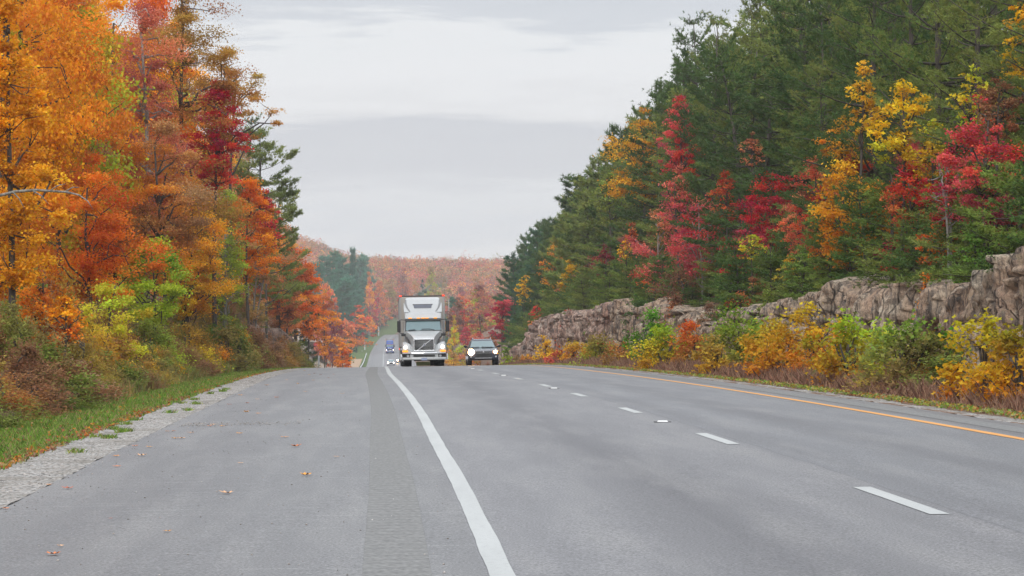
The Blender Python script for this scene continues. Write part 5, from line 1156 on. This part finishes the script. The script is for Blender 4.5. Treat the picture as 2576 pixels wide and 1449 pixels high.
def suv(name, t_, Y, col, label, hc=None, pickup=False, cat='car', bright=True, racks=True):
    body = paint('car_paint', col, .25, .1, coat=.8)
    root = veh_root(name, t_, Y, label, cat)
    S = []
    for x, i in ((-.90, .10), (-.86, .02), (-.6, 0), (0, -.02), (.6, 0), (.86, .02), (.90, .10)):
        e = .03 if abs(x) > .85 else 0
        S.append([(x, .10 + i, .30 + e), (x, .0 + i * 1.2, .42), (x, .02 + i * 1.4, .70), (x, .10 + i * 1.6, .84 - e), (x, .35 + i, .93 - e), (x, 1.25, 1.03 - e), (x, 4.55, 1.06 - e), (x, 4.62, .6), (x, 4.5, .32 + e)])
    g = G(); g.loft(S); P(g, 'body', body, root, bevel=.03)
    e1 = 2.6 if pickup else 4.45
    g = G(); g.loft_z([(.99, .80, 1.22, e1, .12), (1.05, .78, 1.28, e1, .12), (1.44, .65, 1.98, e1 - .15, .12), (1.53, .60, 2.12, e1 - .25, .15), (1.56, .5, 2.4, e1 - .4, .15)]); P(g, 'cabin', body, root)
    g = G(); g.loft([[(-.73, 1.22, 1.04), (.73, 1.22, 1.04), (.73, 1.5, 1.04), (-.73, 1.5, 1.04)], [(-.60, 1.93, 1.44), (.60, 1.93, 1.44), (.60, 2.1, 1.44), (-.60, 2.1, 1.44)]]); ws = P(g, 'windscreen', V_glass, root, bevel=.02)
    g = G(); g.tube([(-.65, 1.2, 1.06), (-.2, 1.24, 1.075)], .014); g.tube([(-.05, 1.22, 1.075), (.6, 1.2, 1.06)], .018); P(g, 'wiper', V_black, ws)
    for sx in (-1, 1):
        g = G(); g.loft([[(sx * .785, 1.7, 1.08), (sx * .79, e1 - .2, 1.08), (sx * .77, e1 - .2, 1.08)], [(sx * .668, 2.15, 1.42), (sx * .67, e1 - .3, 1.42), (sx * .65, e1 - .3, 1.42)]]); P(g, 'side_window', V_glassd, root)
        g = G(); g.loft([[(sx * .88, 1.55, 1.06), (sx * .90, 1.68, 1.06), (sx * .90, 1.68, 1.14), (sx * .88, 1.55, 1.14)], [(sx * 1.0, 1.5, 1.03), (sx * 1.0, 1.7, 1.03), (sx * 1.0, 1.7, 1.20), (sx * 1.0, 1.5, 1.20)], [(sx * 1.10, 1.56, 1.08), (sx * 1.10, 1.68, 1.08), (sx * 1.10, 1.68, 1.18), (sx * 1.10, 1.56, 1.18)]]); mr = P(g, 'side_mirror', body, root, bevel=.02)
        g = G(); g.tube([(sx * .78, 1.6, 1.05), (sx * .93, 1.62, 1.09)], .03); P(g, 'mirror_arm', V_black, mr)
        g = G(); g.loft([[(sx * .56, -.01, .73), (sx * .56, .03, .82), (sx * .56, .3, .8)], [(sx * .72, .03, .69), (sx * .72, .06, .85), (sx * .72, .3, .84)], [(sx * .88, .14, .70), (sx * .88, .2, .87), (sx * .88, .4, .86)]]); hl = P(g, 'headlight', V_warm if bright else V_lens, root)
        big = sx < 0  # left disc enlarged to stand for the headlamp's glare
        g = G(); g.cyl((sx * .71, -.0, .775), (.17 if big else .09), .07, 'y', 20); P(g, 'bulb', (V_headc if bright else V_head) if big or not bright else V_head, hl)
        g = G(); g.box(sx * .80 - .07, sx * .80 + .07, .03, .2, .655, .69); P(g, 'indicator', V_amber, hl)
        g = G(); g.cyl((sx * .73, .0, .50), .05, .06, 'y', 16); P(g, 'fog_lamp', V_lens, root)
        if racks: g = G(); g.tube([(sx * .52, 2.2, 1.55), (sx * .53, 2.35, 1.625), (sx * .53, 4.0, 1.625), (sx * .52, 4.15, 1.55)], .022); P(g, 'roof_rail', V_chrome, root)
        for y in (.85, 3.65): wheel(root, sx * .78, y, .36, .25)
    g = G(); g.loft([[(-.44, -.035, .74), (.44, -.035, .74), (.44, .1, .74), (-.44, .1, .74)], [(-.42, -.02, .81), (.42, -.02, .81), (.42, .1, .81), (-.42, .1, .81)]]); gr = P(g, 'grille', V_black, root)
    g = G(); g.loft([[(-.50, -.035, .46), (.50, -.035, .46), (.50, .1, .46), (-.50, .1, .46)], [(-.40, -.03, .69), (.40, -.03, .69), (.40, .1, .69), (-.40, .1, .69)]]); P(g, 'lower_grille', V_black, gr)
    g = G(); g.box(-.43, .43, -.05, -.02, .815, .83); g.box(-.42, .42, -.055, -.02, .705, .72); P(g, 'grille_trim', V_chrome, gr)
    g = G(); g.cyl((0, -.055, .775), .04, .03, 'y', 6); P(g, 'badge', V_chrome, gr)
    g = G(); g.box(-.50, .50, -.06, -.02, .405, .435); P(g, 'bumper_trim', V_chrome, root)
    if pickup:
        g = G(); g.box(-.86, .86, 2.7, 4.5, 1.07, 1.12); P(g, 'bed_rim', V_black, root)
    return root
semi(2.13, 150.5, (.50, .52, .53), (.44, .41, .37), 'white semi truck with black mirrors and diagonal grille bar, coming over the crest')
suv('parked_car' if False else 'car', 5.72, 158.5, (.022, .026, .045), 'dark blue-black car with blazing headlights beside the white truck')
semi(1.95, 826, (.01, .07, .34), (.62, .62, .60), 'small blue semi truck with a white top, far down the road', stacks=True)
suv('pickup_truck', 1.95, 668, (.62, .64, .66), 'small white pickup following in the right lane behind the white truck', pickup=True, cat='pickup', bright=False, racks=False)
suv('car', 4.45, 700, (.10, .03, .02), 'dark red car with one glowing headlight just left of the white truck wheels', bright=True, racks=False)

# ------------------------------------------------------------------ roadside furniture
post_m = paint('post_paint', (.62, .64, .68), .5); refl = paint('reflector_sheet', (.75, .75, .78), .25, emit=None)
def post(x, top, bottom, t_, label, wd=.10, Y=None):
    Y = Y or solveY(x, t_, hi=1150); X = float(Xw(Y)) + t_; z = float(ground_z(X, Y)); h = (788 - top) * Y / F + CAMZ - z
    o = empty('delineator_post', (X, Y, z - .05), 0, label, 'post', 'roadside marker posts')
    g = G(); g.loft([[(-wd / 2, -.02, 0), (wd / 2, -.02, 0), (wd / 2, .03, 0), (-wd / 2, .03, 0)], [(-wd / 2, -.02, h - .04), (wd / 2, -.02, h - .04), (wd / 2, .03, h - .04), (-wd / 2, .03, h - .04)], [(-wd / 2 + .03, -.02, h), (wd / 2 - .03, -.02, h), (wd / 2 - .03, .03, h), (-wd / 2 + .03, .03, h)]]); P(g, 'post', post_m, o)
    g = G(); g.box(-wd / 2 + .01, wd / 2 - .01, -.03, -.021, h - .25, h - .06); P(g, 'reflector', refl, o)
post(802, 893, 922, -6.1, 'grey-white marker post beside the left rock face', .17)
post(922, 882, 905, -7.2, 'pale marker post where the guardrail starts', .32, Y=880)
post(934, 860, 876, -6.6, 'white marker post in the green strip beside the far road', .3, Y=900)
post(992, 822, 834, -6.0, 'farthest white marker post, near the far road bend', .3, Y=1120)
post(897, 914, 922, -9.0, 'low white post in the tan field below the guardrail', .3, Y=690)
# guardrail on the left of the far road
gy_ = np.linspace(560, 800, 60)
gr = empty('guardrail', (float(Xw(660)) - 5.2, 660, float(road_z(-5.2, 660))), 0, 'pale guardrail along the left side of the far road', 'guardrail')
g = G(); S = []
for yy in gy_:
    X = float(Xw(yy)) - 5.0 - float(Xw(660)) + 5.2; z = float(road_z(-5, yy) - road_z(-5.2, 660)); S.append([(X - .06, yy - 660, z + .45), (X + .05, yy - 660, z + .5), (X - .02, yy - 660, z + .62), (X + .05, yy - 660, z + .75), (X - .06, yy - 660, z + .8)])
g.loft(S); P(g, 'rail', post_m, gr)
for yy in gy_[::4]:
    X = float(Xw(yy)) - 5.1 - float(Xw(660)) + 5.2; z = float(road_z(-5, yy) - road_z(-5.2, 660)); g = G(); g.box(X - .1, X + .04, yy - 660 - .08, yy - 660 + .08, z - .1, z + .7); P(g, 'post', bpy.data.materials['bark_dark'], gr)
# utility pole in the valley
Y = 600; X = (1129 - 1288) * Y / F; z = float(ground_z(X, Y)); h = (788 - 752) * Y / F + CAMZ - z
up_ = empty('utility_pole', (X, Y, z), 0, 'thin pale pole rising in front of the dark pines right of the truck', 'pole')
g = G(); g.tube([(0, 0, -.3), (0, 0, h)], [.16, .11], 8); P(g, 'pole', M['barkpale'], up_, smooth=True)
g = G(); g.box(-.7, .7, -.06, .06, h - .6, h - .48); P(g, 'crossarm', M['bark'], up_)
# tan mown field below the guardrail
def fieldz(T, Y): return ground_z(Xw(Y) + T, Y) + .03
fs = strip('field', np.linspace(-12, -5.9, 8), steps(600, 760, 4, .01), fieldz, paint('dry_field', (.40, .27, .17), .95))

# ------------------------------------------------------------------ the air of the valley
if HAZE > 0:
    g = G(); g.box(-420, 420, -40, 2420, -16, 120); hz = g.build('haze', bpy.data.materials.new('haze'))
    hz['kind'] = 'stuff'; hz['label'] = 'thin blue-grey haze filling the air over the valley'; hz['category'] = 'haze'
    hm = hz.data.materials[0]; hm.use_nodes = True; tr_ = hm.node_tree; tr_.nodes.clear()
    om = tr_.nodes.new('ShaderNodeOutputMaterial'); pv = tr_.nodes.new('ShaderNodeVolumePrincipled')
    pv.inputs['Color'].default_value = (.95, .97, 1, 1); pv.inputs['Density'].default_value = HAZE; pv.inputs['Anisotropy'].default_value = .3
    tr_.links.new(pv.outputs[0], om.inputs['Volume'])
